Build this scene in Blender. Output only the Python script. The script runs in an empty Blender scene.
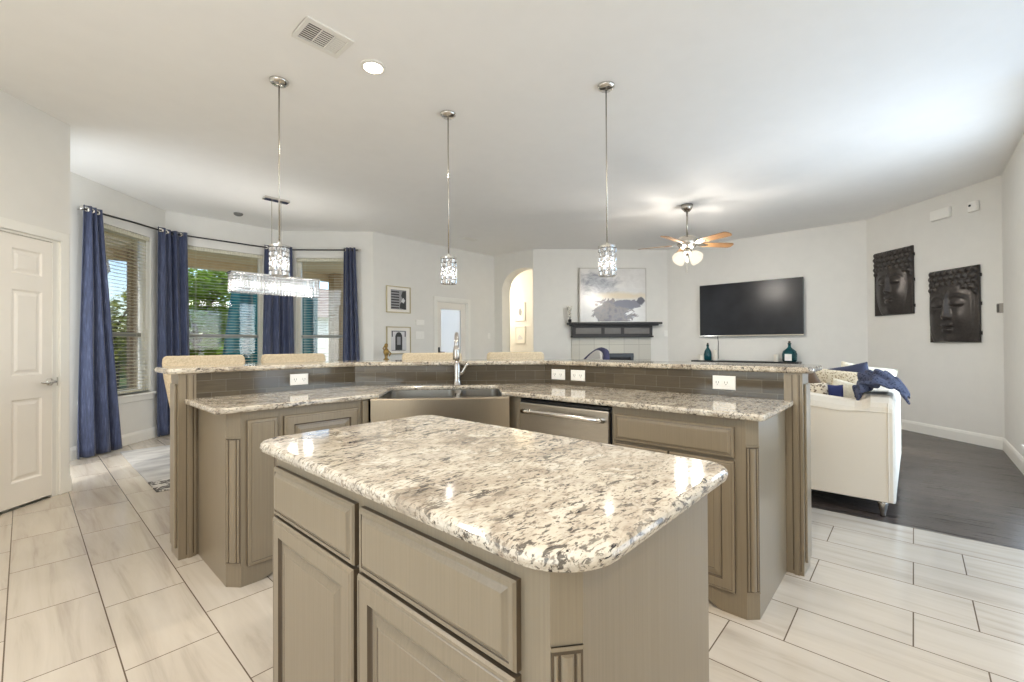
import bpy, bmesh, math, random
from mathutils import Vector, Matrix
from math import pi, sin, cos, sqrt, radians, exp, hypot, atan2
random.seed(7)
S = bpy.context.scene
COL = S.collection

# ------------------------------------------------------------------ camera, world, exposure
EYE = 1.22
YAW, PITCH, ROLL = radians(42.2), radians(0.42), radians(-0.3)
fw = Vector((cos(YAW)*cos(PITCH), sin(YAW)*cos(PITCH), sin(PITCH)))
r0 = Vector((sin(YAW), -cos(YAW), 0)); u0 = r0.cross(fw)
rt = r0*cos(ROLL) + u0*sin(ROLL); up = u0*cos(ROLL) - r0*sin(ROLL)
cam_data = bpy.data.cameras.new('camera'); cam = bpy.data.objects.new('camera', cam_data); COL.objects.link(cam)
cam_data.sensor_width = 36.0; cam_data.lens = 443.0/1024*36.0; cam_data.clip_start = 0.05; cam_data.clip_end = 200
M = Matrix((rt, up, -fw)).transposed().to_4x4(); M.translation = (0, 0, EYE)
cam.matrix_world = M
S.camera = cam

S.view_settings.view_transform = 'Standard'; S.view_settings.look = 'None'
S.view_settings.gamma = 1.0; S.view_settings.use_curve_mapping = False
S.view_settings.exposure = 0.13
CAN_W, FAN_W, PEND_W, SKY, DAY_FILL = 15.0, 50.0, 3.0, 0.32, 0.30
S.cycles.use_denoising = True
S.cycles.caustics_reflective = False; S.cycles.caustics_refractive = False
S.cycles.max_bounces = 18; S.cycles.diffuse_bounces = 14; S.cycles.glossy_bounces = 4
S.cycles.transmission_bounces = 6; S.cycles.transparent_max_bounces = 12
S.cycles.sample_clamp_indirect = 6.0

W = bpy.data.worlds.new('sky'); S.world = W; W.use_nodes = True
nt = W.node_tree; nt.nodes.clear()
sky = nt.nodes.new('ShaderNodeTexSky'); sky.sky_type = 'NISHITA'; sky.sun_disc = False
sky.sun_elevation = radians(48); sky.sun_rotation = radians(150); sky.altitude = 200; sky.air_density = 1.0; sky.dust_density = 0.3
bg = nt.nodes.new('ShaderNodeBackground'); bg.inputs['Strength'].default_value = SKY
wo = nt.nodes.new('ShaderNodeOutputWorld')
nt.links.new(sky.outputs[0], bg.inputs['Color']); nt.links.new(bg.outputs[0], wo.inputs['Surface'])
sun = bpy.data.lights.new('sun', 'SUN'); sun.energy = 4.6; sun.angle = radians(1.0); sun.color = (1, .95, .86)
so = bpy.data.objects.new('sun', sun); COL.objects.link(so)
so.rotation_euler = Vector((0.45, 0.35, -0.85)).to_track_quat('-Z', 'Y').to_euler()

# ------------------------------------------------------------------ helpers
def c3(s):
    f = lambda v: v/12.92 if v <= .04045 else ((v+.055)/1.055)**2.4
    return tuple(f(x/255.0) for x in s) + (1.0,)

class Nodes:
    def __init__(self, name):
        self.m = bpy.data.materials.new(name); self.m.use_nodes = True
        self.t = self.m.node_tree; self.b = self.t.nodes['Principled BSDF']; self.out = self.t.nodes['Material Output']
    def n(self, kind, **kw):
        x = self.t.nodes.new(kind)
        for k, v in kw.items():
            if k.startswith('i_'): x.inputs[k[2:].replace('_', ' ')].default_value = v
            else: setattr(x, k, v)
        return x
    def l(self, a, b): self.t.links.new(a, b)
    def coord(self, scale=(1,1,1), rot=(0,0,0), loc=(0,0,0)):
        tc = self.n('ShaderNodeTexCoord'); mp = self.n('ShaderNodeMapping')
        mp.inputs['Scale'].default_value = scale; mp.inputs['Rotation'].default_value = rot; mp.inputs['Location'].default_value = loc
        self.l(tc.outputs['Object'], mp.inputs['Vector']); return mp.outputs[0]
    def noise(self, vec, scale, detail=4, rough=.55, dist=0):
        x = self.n('ShaderNodeTexNoise'); x.inputs['Scale'].default_value = scale; x.inputs['Detail'].default_value = detail
        x.inputs['Roughness'].default_value = rough; x.inputs['Distortion'].default_value = dist
        if vec is not None: self.l(vec, x.inputs['Vector'])
        return x.outputs['Fac']
    def ramp(self, fac, stops, interp='LINEAR'):
        x = self.n('ShaderNodeValToRGB'); x.color_ramp.interpolation = interp
        e = x.color_ramp.elements
        while len(e) < len(stops): e.new(.5)
        for i, (p, c) in enumerate(stops):
            e[i].position = p; e[i].color = c if len(c) == 4 else tuple(c)+(1,)
        self.l(fac, x.inputs['Fac']); return x.outputs['Color']
    def mix(self, fac, a, b, blend='MIX'):
        x = self.n('ShaderNodeMix', data_type='RGBA', blend_type=blend)
        if isinstance(fac, float): x.inputs[0].default_value = fac
        else: self.l(fac, x.inputs[0])
        for s, v in ((6, a), (7, b)):
            if isinstance(v, tuple): x.inputs[s].default_value = v
            else: self.l(v, x.inputs[s])
        return x.outputs[2]
    def math(self, op, a, b=None, c=None):
        x = self.n('ShaderNodeMath', operation=op)
        for i, v in enumerate((a, b, c)):
            if v is None: continue
            if isinstance(v, (int, float)): x.inputs[i].default_value = v
            else: self.l(v, x.inputs[i])
        return x.outputs[0]
    def bump(self, h, strength=.2, dist=.01):
        x = self.n('ShaderNodeBump'); x.inputs['Strength'].default_value = strength; x.inputs['Distance'].default_value = dist
        self.l(h, x.inputs['Height']); self.l(x.outputs[0], self.b.inputs['Normal'])
    def set(self, col=None, rough=None, metal=None, **kw):
        if col is not None:
            if isinstance(col, tuple): self.b.inputs['Base Color'].default_value = col
            else: self.l(col, self.b.inputs['Base Color'])
        if rough is not None:
            if isinstance(rough, float): self.b.inputs['Roughness'].default_value = rough
            else: self.l(rough, self.b.inputs['Roughness'])
        if metal is not None: self.b.inputs['Metallic'].default_value = metal
        for k, v in kw.items(): self.b.inputs[k.replace('_', ' ')].default_value = v
        return self.m

def plain(name, rgb, rough=.6, metal=0.0, var=.06, scale=6.0, bump=0, **kw):
    n = Nodes(name); c = c3(rgb)
    f = n.noise(n.coord(), scale, 3)
    d = tuple(x*(1-var) for x in c[:3])+(1,); e = tuple(min(1, x*(1+var)) for x in c[:3])+(1,)
    col = n.ramp(f, [(.3, d), (.7, e)])
    if bump: n.bump(n.noise(n.coord(), bump, 3), .15, .002)
    return n.set(col, rough, metal, **kw)

class MB:
    """collects geometry for ONE mesh"""
    def __init__(self): self.v = []; self.f = []; self.mi = []; self.cm = 0; self.T = Matrix.Identity(4)
    def add(self, vs, fs):
        k = len(self.v); self.v += [tuple(self.T @ Vector(p)) for p in vs]
        self.f += [tuple(i+k for i in f) for f in fs]; self.mi += [self.cm]*len(fs); return self
    def box(self, x0, x1, y0, y1, z0, z1):
        p = [(x, y, z) for z in (z0, z1) for y in (y0, y1) for x in (x0, x1)]
        return self.add(p, [(0,2,3,1), (4,5,7,6), (0,1,5,4), (2,6,7,3), (0,4,6,2), (1,3,7,5)])
    def prism(self, poly, z0, z1):
        n = len(poly)
        p = [(x, y, z0) for x, y in poly] + [(x, y, z1) for x, y in poly]
        return self.add(p, [tuple(range(n))[::-1], tuple(range(n, 2*n))] + [(i, (i+1) % n, n+(i+1) % n, n+i) for i in range(n)])
    def prism_y(self, poly, y0, y1):           # polygon in x-z, extruded along y
        n = len(poly)
        p = [(x, y0, z) for x, z in poly] + [(x, y1, z) for x, z in poly]
        return self.add(p, [tuple(range(n)), tuple(range(n, 2*n))[::-1]] + [(i, n+i, n+(i+1) % n, (i+1) % n) for i in range(n)])
    def loft(self, rings, cap=True, closed=True):
        n = len(rings[0]); vs = [p for r in rings for p in r]; fs = []
        for a in range(len(rings)-1):
            for i in range(n if closed else n-1):
                j = (i+1) % n; fs.append((a*n+i, a*n+j, (a+1)*n+j, (a+1)*n+i))
        if cap: fs += [tuple(range(n))[::-1], tuple(range((len(rings)-1)*n, len(rings)*n))]
        return self.add(vs, fs)
    def lathe(self, prof, seg=24, c=(0,0,0)):
        return self.loft([[(c[0]+r*cos(2*pi*i/seg), c[1]+r*sin(2*pi*i/seg), c[2]+z) for i in range(seg)] for r, z in prof])
    def tube(self, pts, r, seg=10):
        pts = [Vector(p) for p in pts]; rings = []; N = None
        for i, p in enumerate(pts):
            d = (pts[min(i+1, len(pts)-1)] - pts[max(i-1, 0)]).normalized()
            if N is None:
                N = d.orthogonal().normalized()
            N = (N - d*N.dot(d)).normalized(); B = d.cross(N)
            rr = r[i] if isinstance(r, (list, tuple)) else r
            rings.append([tuple(p + N*rr*cos(2*pi*k/seg) + B*rr*sin(2*pi*k/seg)) for k in range(seg)])
        return self.loft(rings)
    def grid(self, fn, nu, nv):
        vs = [fn(i/nu, j/nv) for j in range(nv+1) for i in range(nu+1)]
        return self.add(vs, [(j*(nu+1)+i, j*(nu+1)+i+1, (j+1)*(nu+1)+i+1, (j+1)*(nu+1)+i) for j in range(nv) for i in range(nu)])
    def rings(self, w, h, steps, back=0.0):
        """rectangular panel facing -y with concentric steps (inset, y, matindex) from the outer edge inwards"""
        R = [(0, back, 0)] + list(steps); base = self.cm
        for (i0, y0, _), (i1, y1, m) in zip(R, R[1:]):
            a = [(i0, y0, i0), (w-i0, y0, i0), (w-i0, y0, h-i0), (i0, y0, h-i0)]
            b = [(i1, y1, i1), (w-i1, y1, i1), (w-i1, y1, h-i1), (i1, y1, h-i1)]
            self.cm = m; self.add(a+b, [(k, (k+1) % 4, 4+(k+1) % 4, 4+k) for k in range(4)])
        i, y, m = R[-1]; self.cm = m
        self.add([(i, y, i), (w-i, y, i), (w-i, y, h-i), (i, y, h-i)], [(0, 1, 2, 3)])
        self.cm = 0; self.add([(0, back, 0), (w, back, 0), (w, back, h), (0, back, h)], [(3, 2, 1, 0)])
        self.cm = base; return self
    def build(self, name, mats, parent=None, bevel=0, smooth=False, loc=None, rz=0, subsurf=0, solid=0, seg=2, **props):
        me = bpy.data.meshes.new(name); me.from_pydata(self.v, [], self.f)
        for m in (mats if isinstance(mats, (list, tuple)) else [mats]): me.materials.append(m)
        for p, i in zip(me.polygons, self.mi): p.material_index = i
        bm = bmesh.new(); bm.from_mesh(me)
        bmesh.ops.remove_doubles(bm, verts=bm.verts, dist=1e-6)
        bmesh.ops.recalc_face_normals(bm, faces=bm.faces); bm.to_mesh(me); bm.free()
        o = bpy.data.objects.new(name, me); COL.objects.link(o)
        if parent is not None: o.parent = parent
        if loc is not None: o.location = loc
        if rz: o.rotation_euler = (0, 0, rz)
        if solid:
            s = o.modifiers.new('s', 'SOLIDIFY'); s.thickness = solid; s.offset = 0
        if bevel:
            b = o.modifiers.new('b', 'BEVEL'); b.width = bevel; b.segments = seg; b.limit_method = 'ANGLE'; b.angle_limit = radians(40)
        if subsurf:
            s = o.modifiers.new('u', 'SUBSURF'); s.levels = subsurf; s.render_levels = subsurf
        if smooth: me.polygons.foreach_set('use_smooth', [True]*len(me.polygons))
        elif bevel: me.shade_smooth() if False else None
        for k, v in props.items(): o[k] = v
        return o

def tag(o, label, cat, group=None):
    o['label'] = label; o['category'] = cat
    if group: o['group'] = group
    return o
def thing(name, label, cat, loc=(0,0,0), rz=0.0, group=None):
    o = bpy.data.objects.new(name, None); COL.objects.link(o); o.empty_display_size = .1
    o.location = loc; o.rotation_euler = (0, 0, rz); return tag(o, label, cat, group)
def struct_empty(name, loc=(0,0,0), rz=0.0):
    o = bpy.data.objects.new(name, None); COL.objects.link(o); o.location = loc; o.rotation_euler = (0, 0, rz); o['kind'] = 'structure'; return o
def struct(mb, name, m, **kw):
    o = mb.build(name, m, **kw); o['kind'] = 'structure'; return o
def dup(root, loc, rz, label=None):
    def cp(o, par):
        c = o.copy(); COL.objects.link(c)
        if par: c.parent = par
        for ch in o.children: cp(ch, c)
        return c
    r = cp(root, None); r.location = loc; r.rotation_euler = (0, 0, rz)
    if label: r['label'] = label
    return r
def lamp(name, kind, loc, watts, color, parent=None, radius=.03, size=.12, rot=None):
    d = bpy.data.lights.new(name, kind); d.energy = watts; d.color = color
    if kind == 'AREA': d.shape = 'DISK'; d.size = size
    else: d.shadow_soft_size = radius
    o = bpy.data.objects.new(name, d); COL.objects.link(o); o.location = loc
    if parent is not None: o.parent = parent
    return o

def round_poly(pts, rad, seg=6):
    out = []; n = len(pts)
    for i, p in enumerate(pts):
        r = rad[i] if isinstance(rad, (list, tuple)) else rad
        p = Vector(p); a = (Vector(pts[i-1])-p).normalized(); b = (Vector(pts[(i+1) % n])-p).normalized()
        if r <= 0: out.append(tuple(p)); continue
        ang = a.angle(b); t = r/math.tan(ang/2); A = p+a*t; B = p+b*t
        c = p + (a+b).normalized()*(r/sin(ang/2))
        a0 = atan2(A.y-c.y, A.x-c.x); a1 = atan2(B.y-c.y, B.x-c.x); d = (a1-a0+pi) % (2*pi)-pi
        out += [(c.x+r*cos(a0+d*k/seg), c.y+r*sin(a0+d*k/seg)) for k in range(seg+1)]
    return out
def inset(poly, d):                                # poly counter-clockwise
    n = len(poly); out = []
    for i in range(n):
        p0, p1, p2 = Vector(poly[i-1]), Vector(poly[i]), Vector(poly[(i+1) % n])
        e1 = (p1-p0).normalized(); e2 = (p2-p1).normalized()
        n1 = Vector((-e1.y, e1.x)); n2 = Vector((-e2.y, e2.x)); m = (n1+n2)
        m = m/max(.25, (1+n1.dot(n2)))
        out.append(tuple(p1+m*d))
    return out
def slab(poly, z0, z1, r=.012, name='slab', mats=None, parent=None, **kw):
    prof = [(r, z0), (r*.3, z0+r*.3), (0, z0+r), (0, z1-r), (r*.13, z1-r*.5), (r*.5, z1-r*.13), (r, z1)]
    rings = [[(x, y, z) for x, y in inset(poly, d)] for d, z in prof]
    return MB().loft(rings).build(name, mats, parent, **kw)

# ------------------------------------------------------------------ materials
def m_granite():
    n = Nodes('granite'); v = n.coord(rot=(0, 0, radians(48)))
    vs = n.coord(rot=(0, 0, radians(48)), scale=(.42, 1.0, 1.0))
    vm = n.coord(rot=(0, 0, radians(48)), scale=(.62, 1.0, 1.0))
    big = n.noise(vm, 7, 6, .62, .5)
    base = n.ramp(big, [(.30, c3((160,148,132))), (.43, c3((196,184,166))), (.55, c3((220,210,192))), (.70, c3((188,179,166)))])
    mid = n.noise(vm, 30, 5, .7, .6)
    base = n.mix(n.ramp(mid, [(.52, (0,0,0)), (.66, (.62,.62,.62))]), base, c3((150,134,116)))
    wh = n.noise(v, 13, 4, .6, .6)
    base = n.mix(n.ramp(wh, [(.55, (0,0,0)), (.64, (.75,.75,.75))]), base, c3((234,227,212)))
    rust = n.noise(v, 21, 4, .7, .8)
    base = n.mix(n.ramp(rust, [(.64, (0,0,0)), (.72, (.5,.5,.5))]), base, c3((160,128,94)))
    zone = n.ramp(n.noise(vm, 6, 4, .65, .8), [(.38, (.12,.12,.12)), (.58, (1,1,1))])
    f1 = n.ramp(n.noise(vs, 78, 3, .6, .5), [(.55, (0,0,0)), (.60, (1,1,1))])
    f2 = n.ramp(n.noise(vs, 36, 5, .72, 1.0), [(.585, (0,0,0)), (.625, (1,1,1))])
    grit = n.ramp(n.noise(vs, 120, 2, .6), [(.56, (0,0,0)), (.66, (.75,.75,.75))])
    base = n.mix(grit, base, c3((112,98,84)))
    blk = n.math('MULTIPLY', n.math('MAXIMUM', n.math('MULTIPLY', f1, .8), f2), zone)
    base = n.mix(blk, base, c3((40,33,30)))
    base = n.mix(1.0, base, (.86, .85, .83, 1), 'MULTIPLY')
    return n.set(base, .07, Specular_IOR_Level=.55)
def m_cab():
    n = Nodes('cabinet_paint'); f = n.noise(n.coord(scale=(60, 60, .9)), 3, 4, .6)
    return n.set(n.ramp(f, [(.3, c3((129,116,95))), (.7, c3((138,125,104)))]), .30)
def m_tile():
    n = Nodes('floor_tile')
    tc = n.n('ShaderNodeTexCoord'); sp = n.n('ShaderNodeSeparateXYZ'); n.l(tc.outputs['Object'], sp.inputs[0])
    X = n.math('ADD', sp.outputs['X'], .05+.306*20); Y = n.math('ADD', sp.outputs['Y'], -.012+.6*20)
    row = n.math('FLOOR', n.math('DIVIDE', X, .306))
    par = n.math('MODULO', row, 2.0)
    Ys = n.math('SUBTRACT', Y, n.math('MULTIPLY', par, .393))
    fx = n.math('MODULO', X, .306); fy = n.math('MODULO', Ys, .6); coln = n.math('FLOOR', n.math('DIVIDE', Ys, .6))
    dx = n.math('MINIMUM', fx, n.math('SUBTRACT', .306, fx)); dy = n.math('MINIMUM', fy, n.math('SUBTRACT', .6, fy))
    g = n.math('LESS_THAN', n.math('MINIMUM', dx, dy), .0024)
    idv = n.n('ShaderNodeCombineXYZ'); n.l(row, idv.inputs[0]); n.l(coln, idv.inputs[1])
    wn = n.n('ShaderNodeTexWhiteNoise'); n.l(idv.outputs[0], wn.inputs['Vector'])
    cv = n.n('ShaderNodeCombineXYZ'); n.l(n.math('MULTIPLY', sp.outputs['X'], 9.0), cv.inputs[0])
    n.l(n.math('MULTIPLY', sp.outputs['Y'], .8), cv.inputs[1]); n.l(n.math('MULTIPLY', wn.outputs['Value'], 30.0), cv.inputs[2])
    vein = n.noise(cv.outputs[0], 1.3, 5, .6, .6)
    col = n.ramp(vein, [(.28, c3((174,163,149))), (.46, c3((195,185,170))), (.7, c3((204,195,181)))])
    v2 = n.n('ShaderNodeHueSaturation'); n.l(col, v2.inputs['Color']); n.l(n.math('MULTIPLY_ADD', wn.outputs['Value'], .08, .96), v2.inputs['Value'])
    col = n.mix(g, v2.outputs[0], c3((104,90,76)))
    h = n.math('SUBTRACT', 1.0, g); n.bump(h, .25, .002)
    return n.set(col, .16, Specular_IOR_Level=.45)
def m_wood_floor():
    n = Nodes('dark_wood_floor'); tc = n.coord()
    sp = n.n('ShaderNodeSeparateXYZ'); n.l(tc, sp.inputs[0])
    X = n.math('ADD', sp.outputs['X'], 10.0); row = n.math('FLOOR', n.math('DIVIDE', X, .11)); fx = n.math('MODULO', X, .11)
    g = n.math('LESS_THAN', fx, .0035)
    wn = n.n('ShaderNodeTexWhiteNoise', noise_dimensions='1D'); n.l(row, wn.inputs['W'])
    gr = n.noise(n.coord(scale=(26, 1.2, 1)), 2, 5, .7)
    col = n.ramp(gr, [(.3, c3((34,29,27))), (.7, c3((92,82,75)))])
    hs = n.n('ShaderNodeHueSaturation'); n.l(col, hs.inputs['Color']); n.l(n.math('MULTIPLY_ADD', wn.outputs['Value'], .5, .75), hs.inputs['Value'])
    n.bump(n.noise(n.coord(scale=(40, 3, 1)), 2, 3), .3, .004)
    return n.set(n.mix(g, hs.outputs[0], c3((18,15,14))), n.math('MULTIPLY_ADD', gr, .5, .06), Specular_IOR_Level=.5)
def m_splash():
    n = Nodes('glass_subway_tile'); tc = n.n('ShaderNodeTexCoord'); sp = n.n('ShaderNodeSeparateXYZ'); n.l(tc.outputs['Object'], sp.inputs[0])
    cv = n.n('ShaderNodeCombineXYZ'); n.l(sp.outputs['X'], cv.inputs[0]); n.l(n.math('ADD', sp.outputs['Z'], 0.0), cv.inputs[1])
    b = n.n('ShaderNodeTexBrick'); n.l(cv.outputs[0], b.inputs['Vector'])
    b.inputs['Scale'].default_value = 1; b.inputs['Brick Width'].default_value = .152; b.inputs['Row Height'].default_value = .0725
    b.inputs['Mortar Size'].default_value = .0014; b.inputs['Color1'].default_value = c3((76,67,53)); b.inputs['Color2'].default_value = c3((92,82,66))
    b.inputs['Mortar'].default_value = c3((110,104,92)); b.inputs['Bias'].default_value = 0
    st = n.noise(n.coord(scale=(2.5, 2.5, 40)), 3, 3)
    col = n.mix(n.ramp(st, [(.35, (0,0,0)), (.7, (.45,.45,.45))]), b.outputs['Color'], c3((60,54,45)))
    n.bump(n.math('SUBTRACT', 1.0, b.outputs['Fac']), .3, .002)
    return n.set(col, .1)
def m_glass(name, tint=(1,1,1,1), refl=.08):
    n = Nodes(name); t = n.n('ShaderNodeBsdfTransparent'); t.inputs[0].default_value = tint
    g = n.n('ShaderNodeBsdfGlossy'); g.inputs['Roughness'].default_value = .03
    lw = n.n('ShaderNodeLayerWeight'); lw.inputs[0].default_value = .25
    mx = n.n('ShaderNodeMixShader'); n.l(n.math('MULTIPLY_ADD', lw.outputs['Fresnel'], .6, refl*.3), mx.inputs[0])
    n.l(t.outputs[0], mx.inputs[1]); n.l(g.outputs[0], mx.inputs[2]); n.l(mx.outputs[0], n.out.inputs['Surface']); return n.m
def m_translucent(name, rgb, fac=.4, rough=.8):
    n = Nodes(name); d = n.n('ShaderNodeBsdfDiffuse'); t = n.n('ShaderNodeBsdfTranslucent')
    f = n.noise(n.coord(scale=(60, 60, 4)), 2, 3); c = c3(rgb)
    col = n.ramp(f, [(.35, tuple(x*.75 for x in c[:3])), (.68, tuple(min(1, x*1.35) for x in c[:3]))])
    n.l(col, d.inputs[0]); n.l(col, t.inputs[0])
    mx = n.n('ShaderNodeMixShader'); mx.inputs[0].default_value = fac
    n.l(d.outputs[0], mx.inputs[1]); n.l(t.outputs[0], mx.inputs[2]); n.l(mx.outputs[0], n.out.inputs['Surface']); return n.m
def m_emit(name, rgb, strength):
    n = Nodes(name); f = n.noise(n.coord(), 4, 2)
    n.set(n.ramp(f, [(0, c3(rgb)), (1, c3(rgb))]), .4, Emission_Color=c3(rgb), Emission_Strength=strength); return n.m
def m_weave(name, a, b, scale=320):
    n = Nodes(name); f = n.noise(n.coord(), scale*.3, 2); g = n.noise(n.coord(), 5, 3)
    n.bump(f, .25, .003)
    return n.set(n.mix(n.ramp(f, [(.35, (0,0,0)), (.65, (1,1,1))]), c3(a), c3(b)), .9)
def m_spots(name, base, spot, scale):
    n = Nodes(name); v = n.n('ShaderNodeTexVoronoi'); v.inputs['Scale'].default_value = scale; n.l(n.coord(), v.inputs['Vector'])
    return n.set(n.mix(n.ramp(v.outputs['Distance'], [(.30, (1,1,1)), (.42, (0,0,0))]), c3(base), c3(spot)), .9)
def m_navy():
    n = Nodes('navy_curtain'); f = n.noise(n.coord(scale=(45, 45, 3)), 2, 5, .7)
    n.bump(f, .6, .01)
    return n.set(n.ramp(f, [(.3, c3((30,36,60))), (.55, c3((54,64,95))), (.75, c3((100,107,136)))]), .55, Sheen_Weight=.3)
def m_steel(name, rgb=(196,190,180), rough=.28, streak=(1, 1, 1)):
    n = Nodes(name); f = n.noise(n.coord(scale=streak), 30, 3)
    c = c3(rgb); return n.set(n.ramp(f, [(.3, tuple(x*.9 for x in c[:3])), (.7, c)]), rough, 1.0)

GRANITE = m_granite(); CAB = m_cab(); GLAZE = plain('cabinet_glaze', (84,71,54), .5)
TILE = m_tile(); WOODF = m_wood_floor(); SPLASH = m_splash()
WALL = plain('wall_paint', (226,224,218), .75, var=.015, bump=140); CEIL = plain('ceiling_paint', (244,243,240), .85, var=.01, bump=120)
TRIM = plain('white_trim', (235,233,226), .35, var=.01); DOORW = plain('white_door', (236,231,222), .38, var=.01)
STEEL = m_steel('stainless', streak=(1, 1, 18)); STEELB = m_steel('stainless_brushed', (168,156,138), .28, (30, 30, .6)); CHROME = m_steel('chrome', (225,222,216), .1)
NICKEL = m_steel('brushed_nickel', (196,190,180), .25); GLASS = m_glass('window_glass'); NAVY = m_navy()
BLACK = plain('black_satin', (22,22,23), .3); DARKW = plain('espresso_wood', (34,31,30), .5, scale=20)
WHITEP = plain('white_plastic', (238,236,230), .35, var=.01); SLOT = plain('socket_slots', (60,58,55), .5)
BLIND = m_translucent('blind_slat', (238,230,208), .3)
BEIGE = m_weave('beige_upholstery', (196,178,148), (216,200,172)); LINEN = m_weave('white_linen', (214,205,188), (224,215,200), 900)
LENS = m_emit('lamp_lens', (255,244,224), 14.0); BULB = m_emit('lit_bulb', (255,240,214), 10.0)
cr = Nodes('crystal'); c1_ = cr.n('ShaderNodeBsdfTransparent'); c2_ = cr.n('ShaderNodeBsdfGlossy'); c2_.inputs['Roughness'].default_value = .18; c3_ = cr.n('ShaderNodeBsdfDiffuse'); c3_.inputs[0].default_value = (.26, .26, .255, 1); c4_ = cr.n('ShaderNodeBsdfTranslucent'); c4_.inputs[0].default_value = (.20, .20, .195, 1)
x1 = cr.n('ShaderNodeMixShader'); x1.inputs[0].default_value = .5; cr.l(c3_.outputs[0], x1.inputs[1]); cr.l(c4_.outputs[0], x1.inputs[2])
x2 = cr.n('ShaderNodeMixShader'); x2.inputs[0].default_value = .6; cr.l(x1.outputs[0], x2.inputs[1]); cr.l(c2_.outputs[0], x2.inputs[2])
x3 = cr.n('ShaderNodeMixShader'); x3.inputs[0].default_value = .82; cr.l(c1_.outputs[0], x3.inputs[1]); cr.l(x2.outputs[0], x3.inputs[2]); cr.l(x3.outputs[0], cr.out.inputs['Surface']); CRYSTAL = cr.m
fz = Nodes('lit_frosted_glass'); fe = fz.n('ShaderNodeEmission'); fe.inputs[0].default_value = c3((255,240,216)); fe.inputs[1].default_value = 1.25; ft = fz.n('ShaderNodeBsdfTransparent')
fm = fz.n('ShaderNodeMixShader'); fm.inputs[0].default_value = .45; fz.l(fe.outputs[0], fm.inputs[1]); fz.l(ft.outputs[0], fm.inputs[2]); fz.l(fm.outputs[0], fz.out.inputs['Surface']); FROST = fz.m

# ------------------------------------------------------------------ room shell
CZ = 3.1
ROOM = [(-1.4,-1.8), (4.6,-1.8), (4.6,-.75), (7.41,-.75), (8.68,.52), (8.68,3.65), (6.77,5.56), (6.77,6.64), (3.9,6.64), (2.86,7.68), (1.32,7.68), (-.4,5.96), (.265,5.3), (-1.4,3.635)]
NAMES = ['rear', 'hall_side', 'right', 'reliefs', 'television', 'fireplace', 'arch', 'photos', 'bay_right', 'bay_center', 'bay_left', 'nook_return', 'pantry', 'kitchen_left']
TH = .15
OPEN = {'rear': [(4.0, 5.9, .3, 2.7)], 'nook_return': [(.12, .82, .2, 2.6)], 'right': [(.15, 1.35, .3, 2.6)], 'kitchen_left': [(1.2, 4.6, .8, 2.7)], 'photos': [(6.77-5.99, 6.77-5.22, 0, 2.05)],
        'bay_right': [(.39, 1.25, .62, 2.66)], 'bay_center': [(2.86-2.57, 2.86-1.52, .62, 2.66)], 'bay_left': [(1.867-1.60, 1.867-.62, .62, 2.66)],
        'pantry': [(.10, .90, 0, 2.09)]}
WALLFR = {}
def wall_mesh(A, B, name):
    A = Vector(A); B = Vector(B); L = (B-A).length; d = (B-A)/L; ang = atan2(d.y, d.x)
    WALLFR[name] = (A, d, ang, L)                     # local x along wall, local -y outwards (room on +y)
    mb = MB(); ops = OPEN.get(name, [])
    e0 = .0008 if name in ('right', 'pantry') else 0; e1 = .0008 if name in ('hall_side', 'nook_return') else 0
    xs = sorted({e0, L-e1} | {o[0] for o in ops} | {o[1] for o in ops}); zs = sorted({0, CZ} | {o[2] for o in ops} | {o[3] for o in ops})
    for x0, x1 in zip(xs, xs[1:]):
        for z0, z1 in zip(zs, zs[1:]):
            if any(o[0] <= x0+1e-6 and x1 <= o[1]+1e-6 and o[2] <= z0+1e-6 and z1 <= o[3]+1e-6 for o in ops): continue
            mb.box(x0, x1, -TH, 0, z0, z1)
    return struct(mb, 'wall_'+name, WALL, loc=(A.x, A.y, 0), rz=ang)
for i, nm in enumerate(NAMES):
    if nm == 'arch': continue
    wall_mesh(ROOM[i], ROOM[(i+1) % len(ROOM)], nm)
# arched wall: local x along +Y from (6.77,5.56)
WALLFR['arch'] = (Vector((6.77, 5.56)), Vector((0, 1)), pi/2, 1.08)
arc = [(.01+.85*k/16, 2.36+.40*sqrt(max(0, 1-((.01+.85*k/16-.29)/.57)**2))) for k in range(17)]
mb = MB()
for (xa, za), (xb, zb) in zip(arc, arc[1:]): mb.prism_y([(xa, za), (xb, zb), (xb, CZ), (xa, CZ)], -.25, 0)
mb.box(.86, 1.08, -.25, 0, 0, CZ); mb.box(0, .01, -.25, 0, 0, CZ)
struct(mb, 'wall_arch', WALL, loc=(6.77, 5.56, 0), rz=pi/2)
# hallway seen through the arch
struct(MB().box(7.80, 7.90, 5.55, 7.9, 0, CZ), 'wall_hall_back', WALL)
struct(MB().box(6.92, 7.80, 7.8, 7.9, 0, CZ), 'wall_hall_end', WALL)
struct(MB().box(6.78, 6.92, 6.80, 7.8, 0, CZ), 'wall_hall_near', WALL)
struct(MB().box(7.02, 7.80, 5.52, 5.56, 0, CZ), 'wall_hall_return', WALL)
struct(MB().box(6.77, 7.9, 5.5, 7.9, CZ, CZ+.1), 'ceiling_hall', CEIL)
struct(MB().box(6.77, 7.9, 5.5, 7.9, -.1, -.001), 'floor_hall', TILE)

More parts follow.
